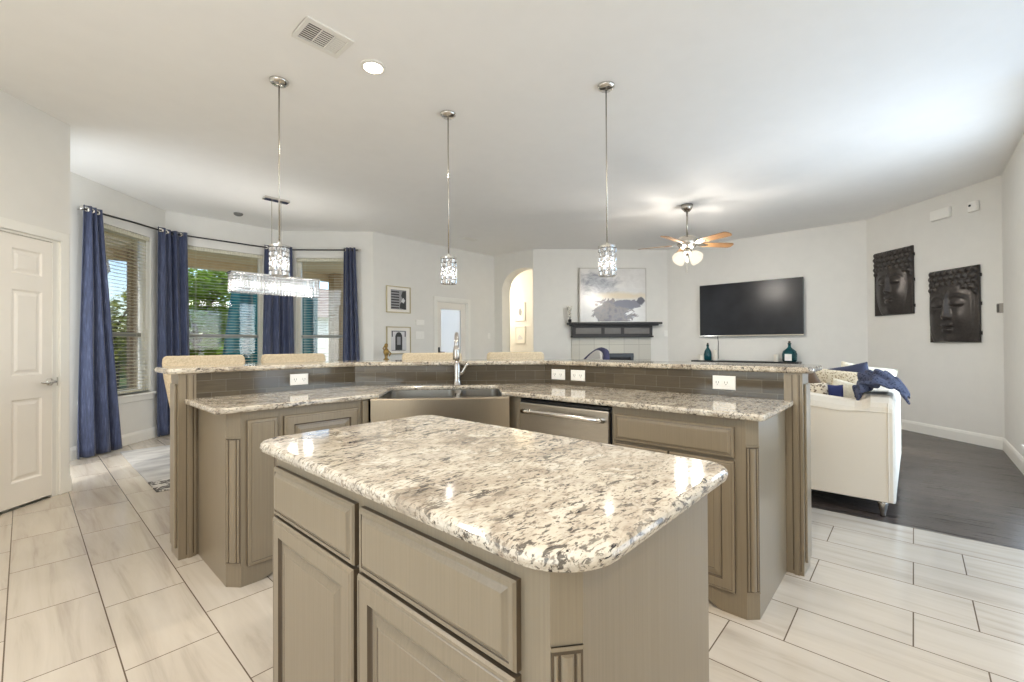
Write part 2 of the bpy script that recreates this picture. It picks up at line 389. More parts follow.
outer = inset(ROOM, -.02)
struct(MB().prism(outer, CZ, CZ+.12), 'ceiling', CEIL)
struct(MB().prism([(-1.4,-1.8), (3.93,-1.8), (3.93,6.61), (2.86,7.68), (1.32,7.68), (-.4,5.96), (.265,5.3), (-1.4,3.635)], -.1, 0), 'floor_tile', TILE)
struct(MB().prism([(3.93,-1.8), (4.6,-1.8), (4.6,-.75), (7.41,-.75), (8.68,.52), (8.68,3.65), (6.77,5.56), (6.77,6.64), (3.93,6.64)], -.1, 0), 'floor_wood', WOODF)
def bb(name, a, b, off0=0, off1=0):
    A, d, ang, L = WALLFR[name]
    prof = [(0, 0), (.016, 0), (.016, .105), (.010, .125), (.006, .135), (0, .138)]
    m = MB().loft([[(x, y, z) for y, z in prof] for x in (a, b)])
    struct(m, 'baseboard_'+name, TRIM, loc=(A.x, A.y, 0), rz=ang)
bb('right', 1.5, 2.81); bb('reliefs', 0, 1.796); bb('television', 0, 3.13); bb('fireplace', 0, .33); bb('photos', .95, 2.87); bb('bay_right', 0, 1.47); bb('bay_center', 0, 1.54); bb('bay_left', 0, 2.43); bb('pantry', 0, .04)
bb('hall_side', 0, 1.05); bb('arch', .87, 1.08)

# windows (local x along wall, room on +y)
def window(idx, wname, x0, x1, z0, z1, rail=True):
    A, d, ang, L = WALLFR[wname]
    w = struct_empty('window_%d' % idx, (A.x, A.y, 0), ang)
    f = MB()
    f.box(x0, x0+.045, -.13, -.07, z0, z1); f.box(x1-.045, x1, -.13, -.07, z0, z1); f.box(x0+.045, x1-.045, -.13, -.07, z0, z0+.045); f.box(x0+.045, x1-.045, -.13, -.07, z1-.045, z1)
    f.build('frame', TRIM, w, bevel=.004)
    if rail:
        MB().box(x0+.045, x1-.045, -.125, -.085, 1.345, 1.395).build('sash_rail', plain('sash_grey', (150,150,146), .4), w, bevel=.004)
    MB().box(x0+.045, x1-.045, -.108, -.102, z0+.045, z1-.045).build('glass', GLASS, w)
    s = MB().box(x0-.06, x1+.06, -.08, .045, z0-.03, z0); s.box(x0-.04, x1+.04, 0, .018, z0-.10, z0-.03)
    s.build('sill', TRIM, w, bevel=.006)
    return w
window(1, 'bay_left', *OPEN['bay_left'][0]); window(2, 'bay_center', *OPEN['bay_center'][0]); window(3, 'bay_right', *OPEN['bay_right'][0])
window(4, 'rear', *OPEN['rear'][0], rail=False); window(5, 'right', *OPEN['right'][0], rail=False); window(6, 'kitchen_left', *OPEN['kitchen_left'][0], rail=False)  # unseen windows, added and placed for their light
window(7, 'nook_return', *OPEN['nook_return'][0], rail=False)  # unseen window, added to bring light into the nook
# daylight from area lamps added inside unseen windows, as fill for the rooms
for wn, watts in (('rear', 120), ('right', 165), ('kitchen_left', 140), ('nook_return', 90)):
    A, d, ang, L = WALLFR[wn]; x0, x1, z0, z1 = OPEN[wn][0]; p = A+d*(x0+x1)/2+Vector((-d.y, d.x))*-.02
    al = bpy.data.lights.new('daylight_fill', 'AREA'); al.shape = 'RECTANGLE'; al.size = x1-x0; al.size_y = z1-z0; al.energy = watts*DAY_FILL; al.color = {'rear': (.50, .72, 1.0), 'right': (.70, .84, 1.0)}.get(wn, (.90, .95, 1.0))
    ao = bpy.data.objects.new('daylight_fill', al); COL.objects.link(ao); ao.location = (p.x, p.y, (z0+z1)/2); ao.rotation_euler = (-pi/2, 0, ang+pi) if False else Vector((-d.y, d.x, 0)).to_track_quat('-Z', 'Y').to_euler()

def blind(wname, x0, x1, z0, z1, zb, label):
    A, d, ang, L = WALLFR[wname]
    t = thing('window_blind', label, 'blind', (A.x, A.y, 0), ang, 'white slatted blinds in the bay windows')
    MB().box(x0+.01, x1-.01, -.062, -.008, z1-.055, z1-.005).build('headrail', BLIND, t, bevel=.004)
    m = MB(); z = z1-.075; c, s = cos(radians(4)), -sin(radians(4))
    while z > zb+.03:
        m.loft([[(x, -.035+a*c-b*s, z+a*s+b*c) for a, b in ((-.025, -.0012), (0, .0016), (.025, -.0012), (0, -.0004))] for x in (x0+.015, x1-.015)]); z -= .043
    m.build('slats', BLIND, t)
    MB().box(x0+.012, x1-.012, -.058, -.012, zb, zb+.022).build('bottom_rail', BLIND, t, bevel=.004)
    l = MB()
    for fx in (.15, .85):
        xx = x0+(x1-x0)*fx
        for yy in (-.061, -.009): l.box(xx-.001, xx+.001, yy-.001, yy+.001, zb+.01, z1-.03)
    l.build('ladder_cord', BLIND, t)
    MB().tube([(x0+.06, -.004, z1-.05), (x0+.06, -.002, 1.45)], .004, 6).build('tilt_wand', WHITEP, t)
for wn, lb in (('bay_left', 'white slatted blind between the two navy curtains nearest the white panelled door'),
               ('bay_center', 'white slatted blind in the wide middle bay window, green tree behind it'),
               ('bay_right', 'white slatted blind in the bay window nearest the framed photos')):
    x0, x1, z0, z1 = OPEN[wn][0]; blind(wn, x0, x1, z0, z1, z0+.02, lb)

# pantry door and glazed door
def door_casing(wname, x0, x1, z1, idx):
    A, d, ang, L = WALLFR[wname]
    m = MB()
    for a, b in ((x0-.075, x0), (x1, x1+.075)): m.box(a, b, 0, .018, 0, z1)
    m.box(x0-.075, x1+.075, 0, .018, z1, z1+.075)
    m.box(x0-.012, x0+.02, -TH, 0, 0, z1); m.box(x1-.02, x1+.012, -TH, 0, 0, z1); m.box(x0, x1, -TH, 0, z1-.02, z1)
    return struct(m, 'trim_%d' % idx, TRIM, loc=(A.x, A.y, 0), rz=ang, bevel=.004)
A, d, ang, L = WALLFR['pantry']
struct(MB().box(.02, .98, -.20, -.152, -.05, 2.2), 'wall_pantry_back', WALL, loc=(A.x, A.y, 0), rz=ang)  # unseen panel added behind the door to stop light showing under it
door_casing('pantry', .10, .90, 2.09, 1)
dr = struct_empty('door_1', (A.x, A.y, 0), ang)
dr['label'] = 'white six panel door with lever handle'
m = MB(); m.T = Matrix.Translation((.88, -.004, .02)) @ Matrix.Rotation(pi, 4, 'Z')   # ring panels face +y after the turn
DW_, DH_ = .76, 2.045
m.box(0, DW_, .0125, .04, 0, DH_)
cols = [(.11, .335), (.425, .65)]; rows = [(.18, .80), (.98, 1.635), (1.755, 1.945)]
xs = [0, .11, .335, .425, .65, DW_]; zs = [0, .18, .80, .98, 1.635, 1.755, 1.945, DH_]
for i in range(5):
    for j in range(7):
        if i in (1, 3) and j in (1, 3, 5):
            T0 = m.T.copy(); m.T = T0 @ Matrix.Translation((xs[i], 0, zs[j]))
            m.rings(xs[i+1]-xs[i], zs[j+1]-zs[j], [(0, 0, 0), (.012, .010, 0), (.026, .010, 0), (.045, .003, 0)], back=.012); m.T = T0
        else: m.box(xs[i], xs[i+1], 0, .013, zs[j], zs[j+1])
m.build('door_leaf', DOORW, dr)
h = MB(); h.T = Matrix.Translation((.17, 0, .935))
h.lathe([(0, 0), (.03, 0), (.03, .008), (.012, .014), (.012, .045)], 16); 
h2 = MB(); R90 = Matrix.Rotation(-pi/2, 4, 'X'); h2.T = Matrix.Translation((.17, -.004, .935)) @ R90
h2.lathe([(.0, 0), (.031, 0), (.031, .006), (.011, .012), (.011, .048), (0, .05)], 18)
h2.T = Matrix.Translation((.17, 0, .935)); h2.tube([(0, .045, 0), (.03, .048, .003), (.075, .048, -.006), (.115, .046, .002)], [.011, .010, .008, .006], 10)
h2.build('door_handle', CHROME, dr, smooth=True)
st = MB().box(.108, .114, -.03, .002, .90, .97); st.build('strike_plate', NICKEL, dr)

A, d, ang, L = WALLFR['photos']
gx0, gx1 = OPEN['photos'][0][:2]
door_casing('photos', gx0, gx1, 2.05, 2)
d2 = struct_empty('door_2', (A.x, A.y, 0), ang)
m = MB(); a, b = gx0+.02, gx1-.02
m.box(a, a+.11, -.08, -.035, .01, 2.03); m.box(b-.11, b, -.08, -.035, .01, 2.03); m.box(a+.11, b-.11, -.08, -.035, .01, .30); m.box(a+.11, b-.11, -.08, -.035, 1.90, 2.03)
m.build('door_leaf', DOORW, d2, bevel=.005)
fg = Nodes('frosted_pane'); t_ = fg.n('ShaderNodeBsdfTranslucent'); t_.inputs[0].default_value = (1, .97, .90, 1); t2 = fg.n('ShaderNodeBsdfTransparent')
mx = fg.n('ShaderNodeMixShader'); mx.inputs[0].default_value = .6; fg.l(t_.outputs[0], mx.inputs[1]); fg.l(t2.outputs[0], mx.inputs[2]); fg.l(mx.outputs[0], fg.out.inputs['Surface'])
MB().box(a+.11, b-.11, -.06, -.054, .30, 1.90).build('glass', fg.m, d2)
h = MB(); h.tube([(b-.055, -.035, 1.08), (b-.055, .02, 1.08)], .01); h.tube([(b-.055, .015, 1.08), (b-.15, .018, 1.075)], .008); h.box(b-.075, b-.035, -.035, -.028, 1.03, 1.17)
h.build('door_handle', BLACK, d2, smooth=False)

# ------------------------------------------------------------------ kitchen: geometry of the V shaped bar
ML, E1, NB = Vector((1.772, 2.213)), Vector((.739, -.673)).normalized(), Vector((.673, .739)).normalized()
SA = atan2(E1.y, E1.x)
def sk(x, y): p = ML + E1*x + NB*y; return (p.x, p.y)
DW = .607
def wall_line(off):                               # front line of the bar wall shifted by off away from the cook
    yl = 3.12+off; xr = 2.75+off; p = ML+NB*(DW+off)
    t = (yl-p.y)/E1.y; c1 = p+E1*t; t = (xr-p.x)/E1.x; c2 = p+E1*t
    return yl, xr, (c1.x, c1.y), (c2.x, c2.y)
def band(o0, o1, xl, yr):                         # closed polygon between two offsets, counter-clockwise
    a = wall_line(o0); b = wall_line(o1)
    return [(xl, a[0]), a[2], a[3], (a[1], yr), (b[1], yr), b[3], b[2], (xl, b[0])]
bar = struct(MB().prism(band(0, .16, .594, .433), 0, 1.06), 'wall_bar', CAB)
# end posts with grooves
def post(T, w, name):
    m = MB(); m.T = T
    m.box(0, w, -.012, 0, 0, 1.06); m.cm = 1
    for x in (w*.42, w-.016): m.box(x, x+.004, -.0125, -.0122, .02, 1.05)
    m.cm = 0; m.box(w*.45+.006, w-.02, -.020, -.012, 0, 1.06)
    return m.build(name, [CAB, GLAZE], bar, bevel=.003)
post(Matrix.Translation((.594, 3.12, 0)), .085, 'end_post')
post(Matrix.Translation((2.75, .518, 0)) @ Matrix.Rotation(-pi/2, 4, 'Z'), .085, 'end_post')
m = MB(); m.box(2.77, 2.89, .421, .433, .06, 1.0); m.build('end_panel', CAB, bar, bevel=.004)
m = MB(); m.box(.582, .594, 3.14, 3.26, .06, 1.0); m.build('end_panel', CAB, bar, bevel=.004)
_, _, c1, c2 = wall_line(0)
def splash(P, ang, L, nm='backsplash'):
    MB().box(0, L, -.009, 0, .914, 1.058).build(nm, SPLASH, bar, loc=(P[0], P[1], 0), rz=ang)
splash((.679, 3.12), 0, c1[0]-.679); splash(c1, SA, (Vector(c2)-Vector(c1)).length); splash(c2, -pi/2, c2[1]-.518)
# corbels under the far overhang
def corbel(P, ang):
    m = MB(); m.T = Matrix.Translation((P[0], P[1], 0)) @ Matrix.Rotation(ang, 4, 'Z')
    pr = [(0, .80), (.03, .80), (.05, .86), (.10, .90), (.16, .93), (.20, .98), (.22, 1.02), (.22, 1.058), (0, 1.058)]
    m.loft([[(x, y, z) for y, z in pr] for x in (-.03, .03)]); m.build('corbel', CAB, bar, bevel=.004)
corbel((.66, 3.28), 0); corbel((2.91, .52), -pi/2)

bt = slab(round_poly(band(-.035, .40, .535, .385), [.05, 0, 0, .05, .10, 0, 0, .10]), 1.06, 1.092, .013, 'bar_countertop', GRANITE)
tag(bt, 'raised granite bar top running around the sink behind the dark tile strip', 'countertop')

# lower countertop, one piece with a notch for the sink
a = wall_line(-.010)
NW, ND = .385, .488
poly = [(.622, 2.495), sk(-.425, .0)]
poly[1] = (poly[1][0], 2.495)
poly += [sk(-NW, .012), sk(-NW, ND), sk(NW, ND), sk(NW, .012)]
pB = sk(.428, 0); poly += [(2.105, pB[1]), (2.105, .472), (a[1], .472), a[3], a[2], (.622, a[0])]
rad = [.02, 0, .0, .07, .07, .0, 0, .03, 0, 0, 0, .0]
ct = slab(round_poly(poly, rad), .884, .914, .010, 'countertop', GRANITE)
tag(ct, 'lower granite counter around the steel sink and over the dishwasher', 'countertop')

# cabinets -----------------------------------------------------------
DOOR = [(0, -.014, 1), (.004, -.019, 0), (.010, -.0195, 0), (.0115, -.0185, 1), (.014, -.020, 0), (.050, -.021, 0), (.053, -.014, 1), (.057, -.0115, 1), (.062, -.0125, 0), (.066, -.0115, 0), (.086, -.0175, 0), (.0875, -.0165, 1), (.090, -.018, 0)]  # first band of each profile: glazed sides that also paint in gap shadow
DRAW = [(0, -.011, 1), (.004, -.016, 0), (.012, -.0165, 0), (.0135, -.0145, 1), (.0165, -.0155, 0), (.024, -.021, 0), (.027, -.0215, 0)]
NARR = [(0, -.014, 1), (.004, -.019, 0), (.016, -.020, 0), (.018, -.0185, 1), (.021, -.020, 0)]
def front(par, x0, x1, z0, z1, kind):
    m = MB(); m.rings(x1-x0, z1-z0, (DOOR if x1-x0 > .2 else NARR) if kind == 'door' else DRAW)
    return m.build('door' if kind == 'door' else 'drawer_front', [CAB, GLAZE], par, loc=(x0, 0, z0))
def pilaster(par, a, b, z0, z1):
    """fluted strip on the cut corner between local points a and b"""
    a = Vector(a); b = Vector(b); w = (b-a).length; ang = atan2((b-a).y, (b-a).x)
    m = MB(); m.T = Matrix.Translation((a.x, a.y, 0)) @ Matrix.Rotation(ang, 4, 'Z')
    m.cm = 1; m.box(.001, w-.001, -.003, .003, z0, z1); m.cm = 0
    x = .005; free = w-.010-.008
    for fr_ in (.19, .62, .19):                       # slim bead, broad reed, slim bead
        r = free*fr_/2; cx = x+r; hgt = min(r*.8, .009); x += 2*r+.004
        m.loft([[(cx+r*cos(q_), -.003-hgt*sin(q_), z) for q_ in [pi*q/10 for q in range(11)]] for z in (z0+.012, z1-.012)])
    m.box(.0, w, -.004, .002, z0, z0+.006); m.box(0, w, -.004, .002, z1-.006, z1)
    return m.build('fluted_pilaster', [CAB, GLAZE], par)
def toe(par, x0, x1, footL, footR, y=.075):
    m = MB(); m.box(x0, x1, y, y+.012, 0, .10); m.build('toe_kick', GLAZE, par)
def foot_bracket(par, x0, direction, y0=0):
    s = direction
    pr = [(0, 0), (.075*s, 0)] + [((.075+.12*sin(t))*s, .098*(1-cos(t))) for t in [pi/2*q/6 for q in range(1, 7)]] + [(0, .10)]
    if s < 0: pr = pr[::-1]
    m = MB(); m.prism_y([(x0+x, z) for x, z in pr], y0, y0+.02); m.build('foot', CAB, par)

# left run (faces -y)
t = thing('base_cabinet', 'taupe corner base cabinet with narrow door and fluted post at the left bar end', 'cabinet', (.69, 2.525, 0))
m = MB(); m.prism([(0, .062), (.048, 0), (.236, 0), (.236, .585), (0, .585)], .10, .884); m.prism([(0, .062), (.02, .072), (.02, .585), (0, .585)], 0, .10); m.prism([(0, .062), (.048, 0), (.049, .02), (.02, .07)], 0, .1)
m.build('body', CAB, t); toe(t, .06, .236, 1, 0); foot_bracket(t, .048, 1)
front(t, .076, .220, .10, .84, 'door'); pilaster(t, (0, .062), (.048, 0), .115, .755)
t = thing('base_cabinet', 'taupe base cabinet with single wide door just left of the sink', 'cabinet', (.927, 2.525, 0))
m = MB(); m.box(0, .52, 0, .585, .10, .884); m.build('body', CAB, t); toe(t, 0, .52, 0, 0)
front(t, .016, .445, .10, .84, 'door')
m = MB(); m.box(.468, .472, -.002, .004, .11, .87); m.build('stile_groove', GLAZE, t); m = MB(); m.box(.476, .516, -.012, 0, .10, .880); m.build('stile', CAB, t, bevel=.004)

# right run (faces -x): local x = 1.97 - Y
t = thing('base_cabinet', 'taupe base cabinet with long drawer and fluted post at the right bar end', 'cabinet', (2.143, 1.212, 0), -pi/2)
m = MB(); m.prism([(0, 0), (.658, 0), (.700, .042), (.700, .595), (0, .595)], .10, .884); m.prism([(.68, .062), (.70, .042), (.70, .595), (.68, .595)], 0, .10); m.prism([(.657, .02), (.658, 0), (.70, .042), (.68, .06)], 0, .10)
m.build('body', CAB, t); toe(t, 0, .64, 0, 1); foot_bracket(t, .658, -1)
front(t, .018, .613, .705, .845, 'drawer'); front(t, .018, .311, .105, .690, 'door'); front(t, .320, .613, .105, .690, 'door'); pilaster(t, (.658, 0), (.700, .042), .115, .765)

t = thing('dishwasher', 'stainless dishwasher with bowed bar handle right of the sink', 'dishwasher', (2.143, 1.866, 0), -pi/2)
MB().box(.002, .650, .0, .58, .10, .872).build('tub', BLACK, t)
MB().box(.006, .644, -.022, 0, .105, .853).build('door', STEEL, t, bevel=.006)
MB().box(.006, .644, -.014, 0, .856, .868).build('control_strip', BLACK, t, bevel=.003)
m = MB(); hp = [(.045, -.022, .800), (.055, -.052, .803)] + [(.055+.545*k/10, -.058-.012*sin(pi*k/10), .803+.006*sin(pi*k/10)) for k in range(1, 10)] + [(.60, -.052, .803), (.61, -.022, .800)]
m.tube(hp, .015, 10); m.build('handle', CHROME, t, smooth=True)
MB().box(.01, .64, .05, .06, 0, .10).build('toe_kick', BLACK, t)

t = thing('sink_cabinet', 'taupe corner cabinet under the apron sink', 'cabinet', (ML.x, ML.y, 0), SA)
inv = Matrix.Rotation(-SA, 4, 'Z') @ Matrix.Translation((-ML.x, -ML.y, 0))
def tol(p): q = inv @ Vector((p[0], p[1], 0)); return (q.x, q.y)
m = MB(); m.prism([tol((1.455, 2.54)), tol((2.155, 1.90)), tol((2.155, 1.873)), tol((2.73, 1.873)), tol((2.735, 2.12)), tol((1.68, 3.09)), tol((1.455, 3.10))], .10, .655); m.build('body', CAB, t)
front(t, -.41, -.005, .115, .64, 'door'); front(t, .005, .41, .115, .64, 'door')
m = MB(); m.box(-.42, .42, .08, .09, 0, .10); m.build('toe_kick', GLAZE, t)
m = MB(); m.prism([tol((2.143, 1.868)), tol((2.20, 1.868)), tol((2.20, 1.925)), tol((2.143, 1.975))], .10, .884); m.build('stile', CAB, t, bevel=.004)

# apron sink -----------------------------------------------------------
t = thing('apron_sink', 'stainless farmhouse sink with wide front apron set across the corner', 'sink', (ML.x, ML.y, 0), SA)
m = MB(); N = 14; yb = lambda x: -.020-.022*(1-(x/.43)**2)
ring = []
for z in (.660, .668, .878, .886):
    e = .006 if z in (.660, .886) else 0
    ring.append([(x, yb(x)+e, z) for x in [-.43+.86*k/N for k in range(N+1)]] + [(.43, .012, z), (-.43, .012, z)])
m.loft(ring); m.build('apron', STEELB, t)
m = MB(); x0, x1, y0, y1, zt, zb = -.40, .40, .012, .505, .8835, .665
dv = .095
for xa, xb in ((x0, dv-.012), (dv+.012, x1)):
    top = round_poly([(xa+.012, y0+.008), (xb-.012, y0+.008), (xb-.012, y1-.014), (xa+.012, y1-.014)], .05, 5); bot = inset(top, .018)
    m.loft([[(x, y, z) for x, y in p] for p, z in ((top, zt), (top, zb+.05), (bot, zb+.008))], cap=False)
    n0 = len(bot); m.add([(x, y, zb+.008) for x, y in bot], [tuple(range(n0))])
m.box(x0, x0+.012, y0, y1, zb, zt); m.box(x1-.012, x1, y0, y1, zb, zt); m.box(x0, x1, y1-.012, y1, zb, zt); m.box(dv-.012, dv+.012, y0, y1, zb, zt-.03); m.box(x0, x1, y0, y0+.008, zb, zt)
m.build('bowls', STEEL, t)
for cx in (-.16, .24):
    MB().lathe([(0, 0), (.045, 0), (.045, .003), (.034, .005), (.03, .002), (0, .002)], 20, (cx, .26, zb+.009)).build('drain', CHROME, t, smooth=False)

fx = .085
FCH = m_steel('polished_steel', (178,172,164), .2)
t = thing('faucet', 'chrome gooseneck pull-down faucet standing behind the sink', 'faucet', (*sk(fx, .548), .914), SA)
m = MB(); m.lathe([(0, 0), (.034, 0), (.034, .006), (.030, .012), (.027, .05), (.026, .14), (.020, .165), (.016, .18), (0, .18)], 20); m.build('body', FCH, t, smooth=True)
m = MB(); pts = [(0, 0, .155), (0, 0, .30)] + [(0, -.085+.085*cos(a), .30+.085*sin(a)) for a in [pi*k/10 for k in range(1, 11)]]
m.tube(pts+[(0, -.17, .285)], .0145, 12); m.build('spout', FCH, t, smooth=True)
m = MB(); m.lathe([(0, 0), (.023, 0), (.025, .012), (.022, .07), (.017, .10), (0, .10)], 16, (0, -.17, .195)); m.build('spray_head', FCH, t, smooth=True)
m = MB(); m.tube([(.018, 0, .075), (.045, 0, .10), (.072, -.01, .15), (.080, -.012, .17)], [.017, .015, .014, .014], 10); m.build('lever', FCH, t, smooth=True)

# outlets on the tile strip ------------------------------------------------
def outlet(loc, rz, w, h, slots, label, name='outlet_plate', cat='outlet', group=None):
    t = thing(name, label, cat, loc, rz, group)
    MB().rings(w, h, [(.0, -.003, 0), (.004, -.006, 0)]).build('plate', WHITEP, t, loc=(-w/2, 0, -h/2))
    for sx in slots:
        m = MB(); m.box(sx-.021, sx+.021, -.0085, -.006, -.016, .016); m.cm = 1
        for q in (-.008, .006): m.box(sx+q, sx+q+.003, -.0088, -.0084, -.004, .008)
        m.box(sx-.003, sx+.003, -.0088, -.0084, -.012, -.008)
        m.build('socket', [WHITEP, SLOT], t, bevel=.002)
    return t
og = 'white outlet plates on the dark tile strip'
outlet((1.265, 3.111, .988), 0, .120, .075, (-.028, .028), 'white outlet plate on the dark tile above the left counter', group=og)
outlet((2.741, 2.010, .988), -pi/2, .125, .078, (-.028, .028), 'white outlet plate on dark tile nearest the faucet, first of two side by side', group=og)
outlet((2.741, 1.832, .988), -pi/2, .122, .078, (-.028, .028), 'white outlet plate on dark tile above the dishwasher, second of two side by side', group=og)
outlet((2.741, .820, .990), -pi/2, .125, .080, (-.035, .012), 'white outlet plate alone on dark tile near the right bar end', group=og)

# ------------------------------------------------------------------ island
t = thing('kitchen_island', 'freestanding taupe island base with two drawers, two doors and a fluted corner', 'kitchen island', (.532, 1.472, 0), -pi/2)
# local x = 1.472 - Y, local y = X - .532
m = MB(); m.prism([(0, 0), (1.064, 0), (1.096, .040), (1.096, .59), (0, .59)], .10, .884); m.prism([(1.063, .02), (1.064, 0), (1.096, .040), (1.096, .59), (1.06, .59), (1.06, .06)], 0, .10); m.build('body', CAB, t)
toe(t, 0, 1.03, 0, 1); foot_bracket(t, 1.064, -1)
MB().box(0, .02, .0, .59, 0, .10).build('plinth', CAB, t)
front(t, .012, .500, .703, .848, 'drawer'); front(t, .526, 1.006, .703, .848, 'drawer')
front(t, .012, .500, .105, .696, 'door'); front(t, .522, 1.006, .105, .696, 'door')
pilaster(t, (1.064, 0), (1.096, .040), .115, .765)
it = slab(round_poly([(.497, .335), (1.205, .335), (1.205, 1.59), (.497, 1.59)], [.115, .07, .07, .085], 10), .884, .916, .014, 'island_countertop', GRANITE)
tag(it, 'speckled cream granite top with rounded corners on the freestanding island', 'countertop')

# ------------------------------------------------------------------ bar stools
def stool(label):
    t = thing('bar_stool', label, 'bar stool', (0,0,0), 0, 'beige upholstered stools behind the bar')
    b = round_poly([(-.275, .19), (.275, .19), (.275, .26), (-.275, .26)], .03, 4)
    m = MB(); m.loft([[(x*s, y+dy, z) for x, y in b] for s, dy, z in ((.82, 0, .70), (.86, .01, .78), (.97, .03, .98), (1.0, .045, 1.09), (.985, .048, 1.125), (.93, .05, 1.145))]); m.build('backrest', BEIGE, t, smooth=False, bevel=.01)
    s_ = round_poly([(-.24, -.22), (.24, -.22), (.24, .22), (-.24, .22)], .05, 4)
    m = MB(); m.loft([[(x*k, y*k, z) for x, y in s_] for k, z in ((.97, .66), (1, .68), (1, .74), (.95, .765))]); m.build('seat', BEIGE, t)
    for sx in (-1, 1):
        for sy in (-1, 1):
            m = MB(); m.loft([[(sx*(x0_+dx), sy*(.18+o)+dy, z) for dx, dy in ((-w, -w), (w, -w), (w, w), (-w, w))] for x0_, o, w, z in ((.22, .02, .014, 0), (.20, 0, .021, .67))]); m.build('leg', DARKW, t)
    m = MB()
    m.box(-.21, .21, -.20, -.176, .22, .25)
    m.build('footrest', DARKW, t); return t
st1 = stool('beige upholstered bar stool at the far left end of the raised bar')
st1.location = (.965, 3.86, 0)
dup(st1, (1.635, 3.84, 0), 0, 'beige upholstered bar stool in front of the middle bay window')
g_ = Vector((.757, -.652))
for s_, lb in ((1.12, 'beige upholstered bar stool behind the faucet below the glazed door'), (1.90, 'pale beige bar stool below the archway, right of the faucet')):
    p = Vector((1.52, 3.83))+g_*s_
    dup(st1, (p.x, p.y, 0), atan2(g_.y, g_.x), lb)

# ------------------------------------------------------------------ ceiling fixtures
def bead(m, c, ux, n, w, h, d):
    """cut crystal block centred at c: ux across, n outward normal"""
    c = Vector(c); ux = Vector(ux); n = Vector(n); z = Vector((0, 0, 1)); vs = []
    for k, q in ((1, 0), (.55, 1), (.55, -1)):
        vs += [tuple(c+ux*(a*w*k)+z*(b*h*k)+n*(d*q)) for a, b in ((-1, -1), (1, -1), (1, 1), (-1, 1))]
    f = [(4, 5, 6, 7), (11, 10, 9, 8)]
    for i in range(4): j = (i+1) % 4; f += [(i, j, 4+j, 4+i), (j, i, 8+i, 8+j)]
    m.add(vs, f)
def crystals_cyl(R, z0, z1, rows, per):
    m = MB(); hh = (z1-z0)/rows
    for j in range(rows):
        for i in range(per):
            a = 2*pi*(i+.5*(j % 2))/per
            bead(m, (R*cos(a), R*sin(a), z0+hh*(j+.5)), (-sin(a), cos(a), 0), (cos(a), sin(a), 0), pi*R/per*.96, hh*.47, .008)
    return m
def pendant(label):
    t = thing('pendant_light', label, 'pendant light', (0,0,0), 0, 'crystal pendant lights over the bar')
    MB().lathe([(0, -.028), (.045, -.026), (.062, -.012), (.064, 0), (0, 0)], 28).build('canopy', CHROME, t, smooth=True)
    MB().tube([(0, 0, -.02), (0, 0, -1.175)], .005, 8).build('rod', NICKEL, t, smooth=True)
    MB().lathe([(0, -1.20), (.018, -1.20), (.018, -1.15), (.008, -1.14), (0, -1.14)], 16).build('socket', CHROME, t)
    sh = MB()
    sh.lathe([(.054, -1.186), (.066, -1.186), (.066, -1.172), (.054, -1.172), (.054, -1.186)], 28); sh.box(-.06, .06, -.004, .004, -1.182, -1.175); sh.box(-.004, .004, -.06, .06, -1.182, -1.175)
    so_ = sh.build('shade', CHROME, t)
    crystals_cyl(.058, -1.39, -1.187, 6, 14).build('crystals', CRYSTAL, so_)
    MB().lathe([(0, -1.25), (.012, -1.25), (.012, -1.20), (0, -1.20)], 14).build('bulb_holder', WHITEP, t, smooth=True)
    return t
P1 = pendant('crystal pendant light hanging nearest the bay windows, in front of the chandelier')
P1.location = (1.217, 3.326, CZ)
PP = [P1, dup(P1, (2.322, 2.796, CZ), 0, 'crystal pendant light hanging directly above the faucet'),
      dup(P1, (2.851, 1.646, CZ), 0, 'crystal pendant light hanging in front of the abstract painting')]
for p in PP: lamp('pendant_lamp', 'POINT', (p.location.x, p.location.y, CZ-1.29), PEND_W*.8, (1, .94, .86), radius=.032)

# linear chandelier
t = thing('chandelier', 'long rectangular crystal chandelier hanging before the bay windows', 'chandelier', (2.175, 6.04, CZ))
MB().box(-.15, .15, -.055, .055, -.03, 0).build('canopy', CHROME, t, bevel=.006)
for x in (-.055, .055): MB().tube([(x, 0, -.02), (x, 0, -1.0)], .004, 8).build('suspension_rod', NICKEL, t)
m = MB(); m.box(-.53, .53, -.10, -.085, -1.012, -.992); m.box(-.53, .53, .085, .10, -1.012, -.992); m.box(-.53, -.515, -.085, .085, -1.012, -.992); m.box(.515, .53, -.085, .085, -1.012, -.992); m.box(-.515, .515, -.012, .012, -1.008, -.996)
fr = m.build('frame', CHROME, t, bevel=.003)
m = MB()
for j in range(6):
    z = -1.03-.037*j
    for sy in (-1, 1):
        for i in range(27): bead(m, (-.51+1.02*(i+.5)/27, sy*.092, z), (1, 0, 0), (0, sy, 0), .0168, .0165, .010)
    for sx in (-1, 1):
        for i in range(6): bead(m, (sx*.518, -.08+.16*(i+.5)/6, z), (0, 1, 0), (sx, 0, 0), .0130, .0175, .008)
m.build('crystals', CRYSTAL, fr)
for k in range(5):
    x = -.4+.2*k
    MB().lathe([(0, -.06), (.012, -.06), (.012, 0), (0, 0)], 12, (x, 0, -1.008)).build('bulb_holder', WHITEP, t)
    lamp('chandelier_lamp', 'POINT', (2.175+x, 6.04, CZ-1.11), PEND_W*1.7, (1, .95, .88), radius=.06)

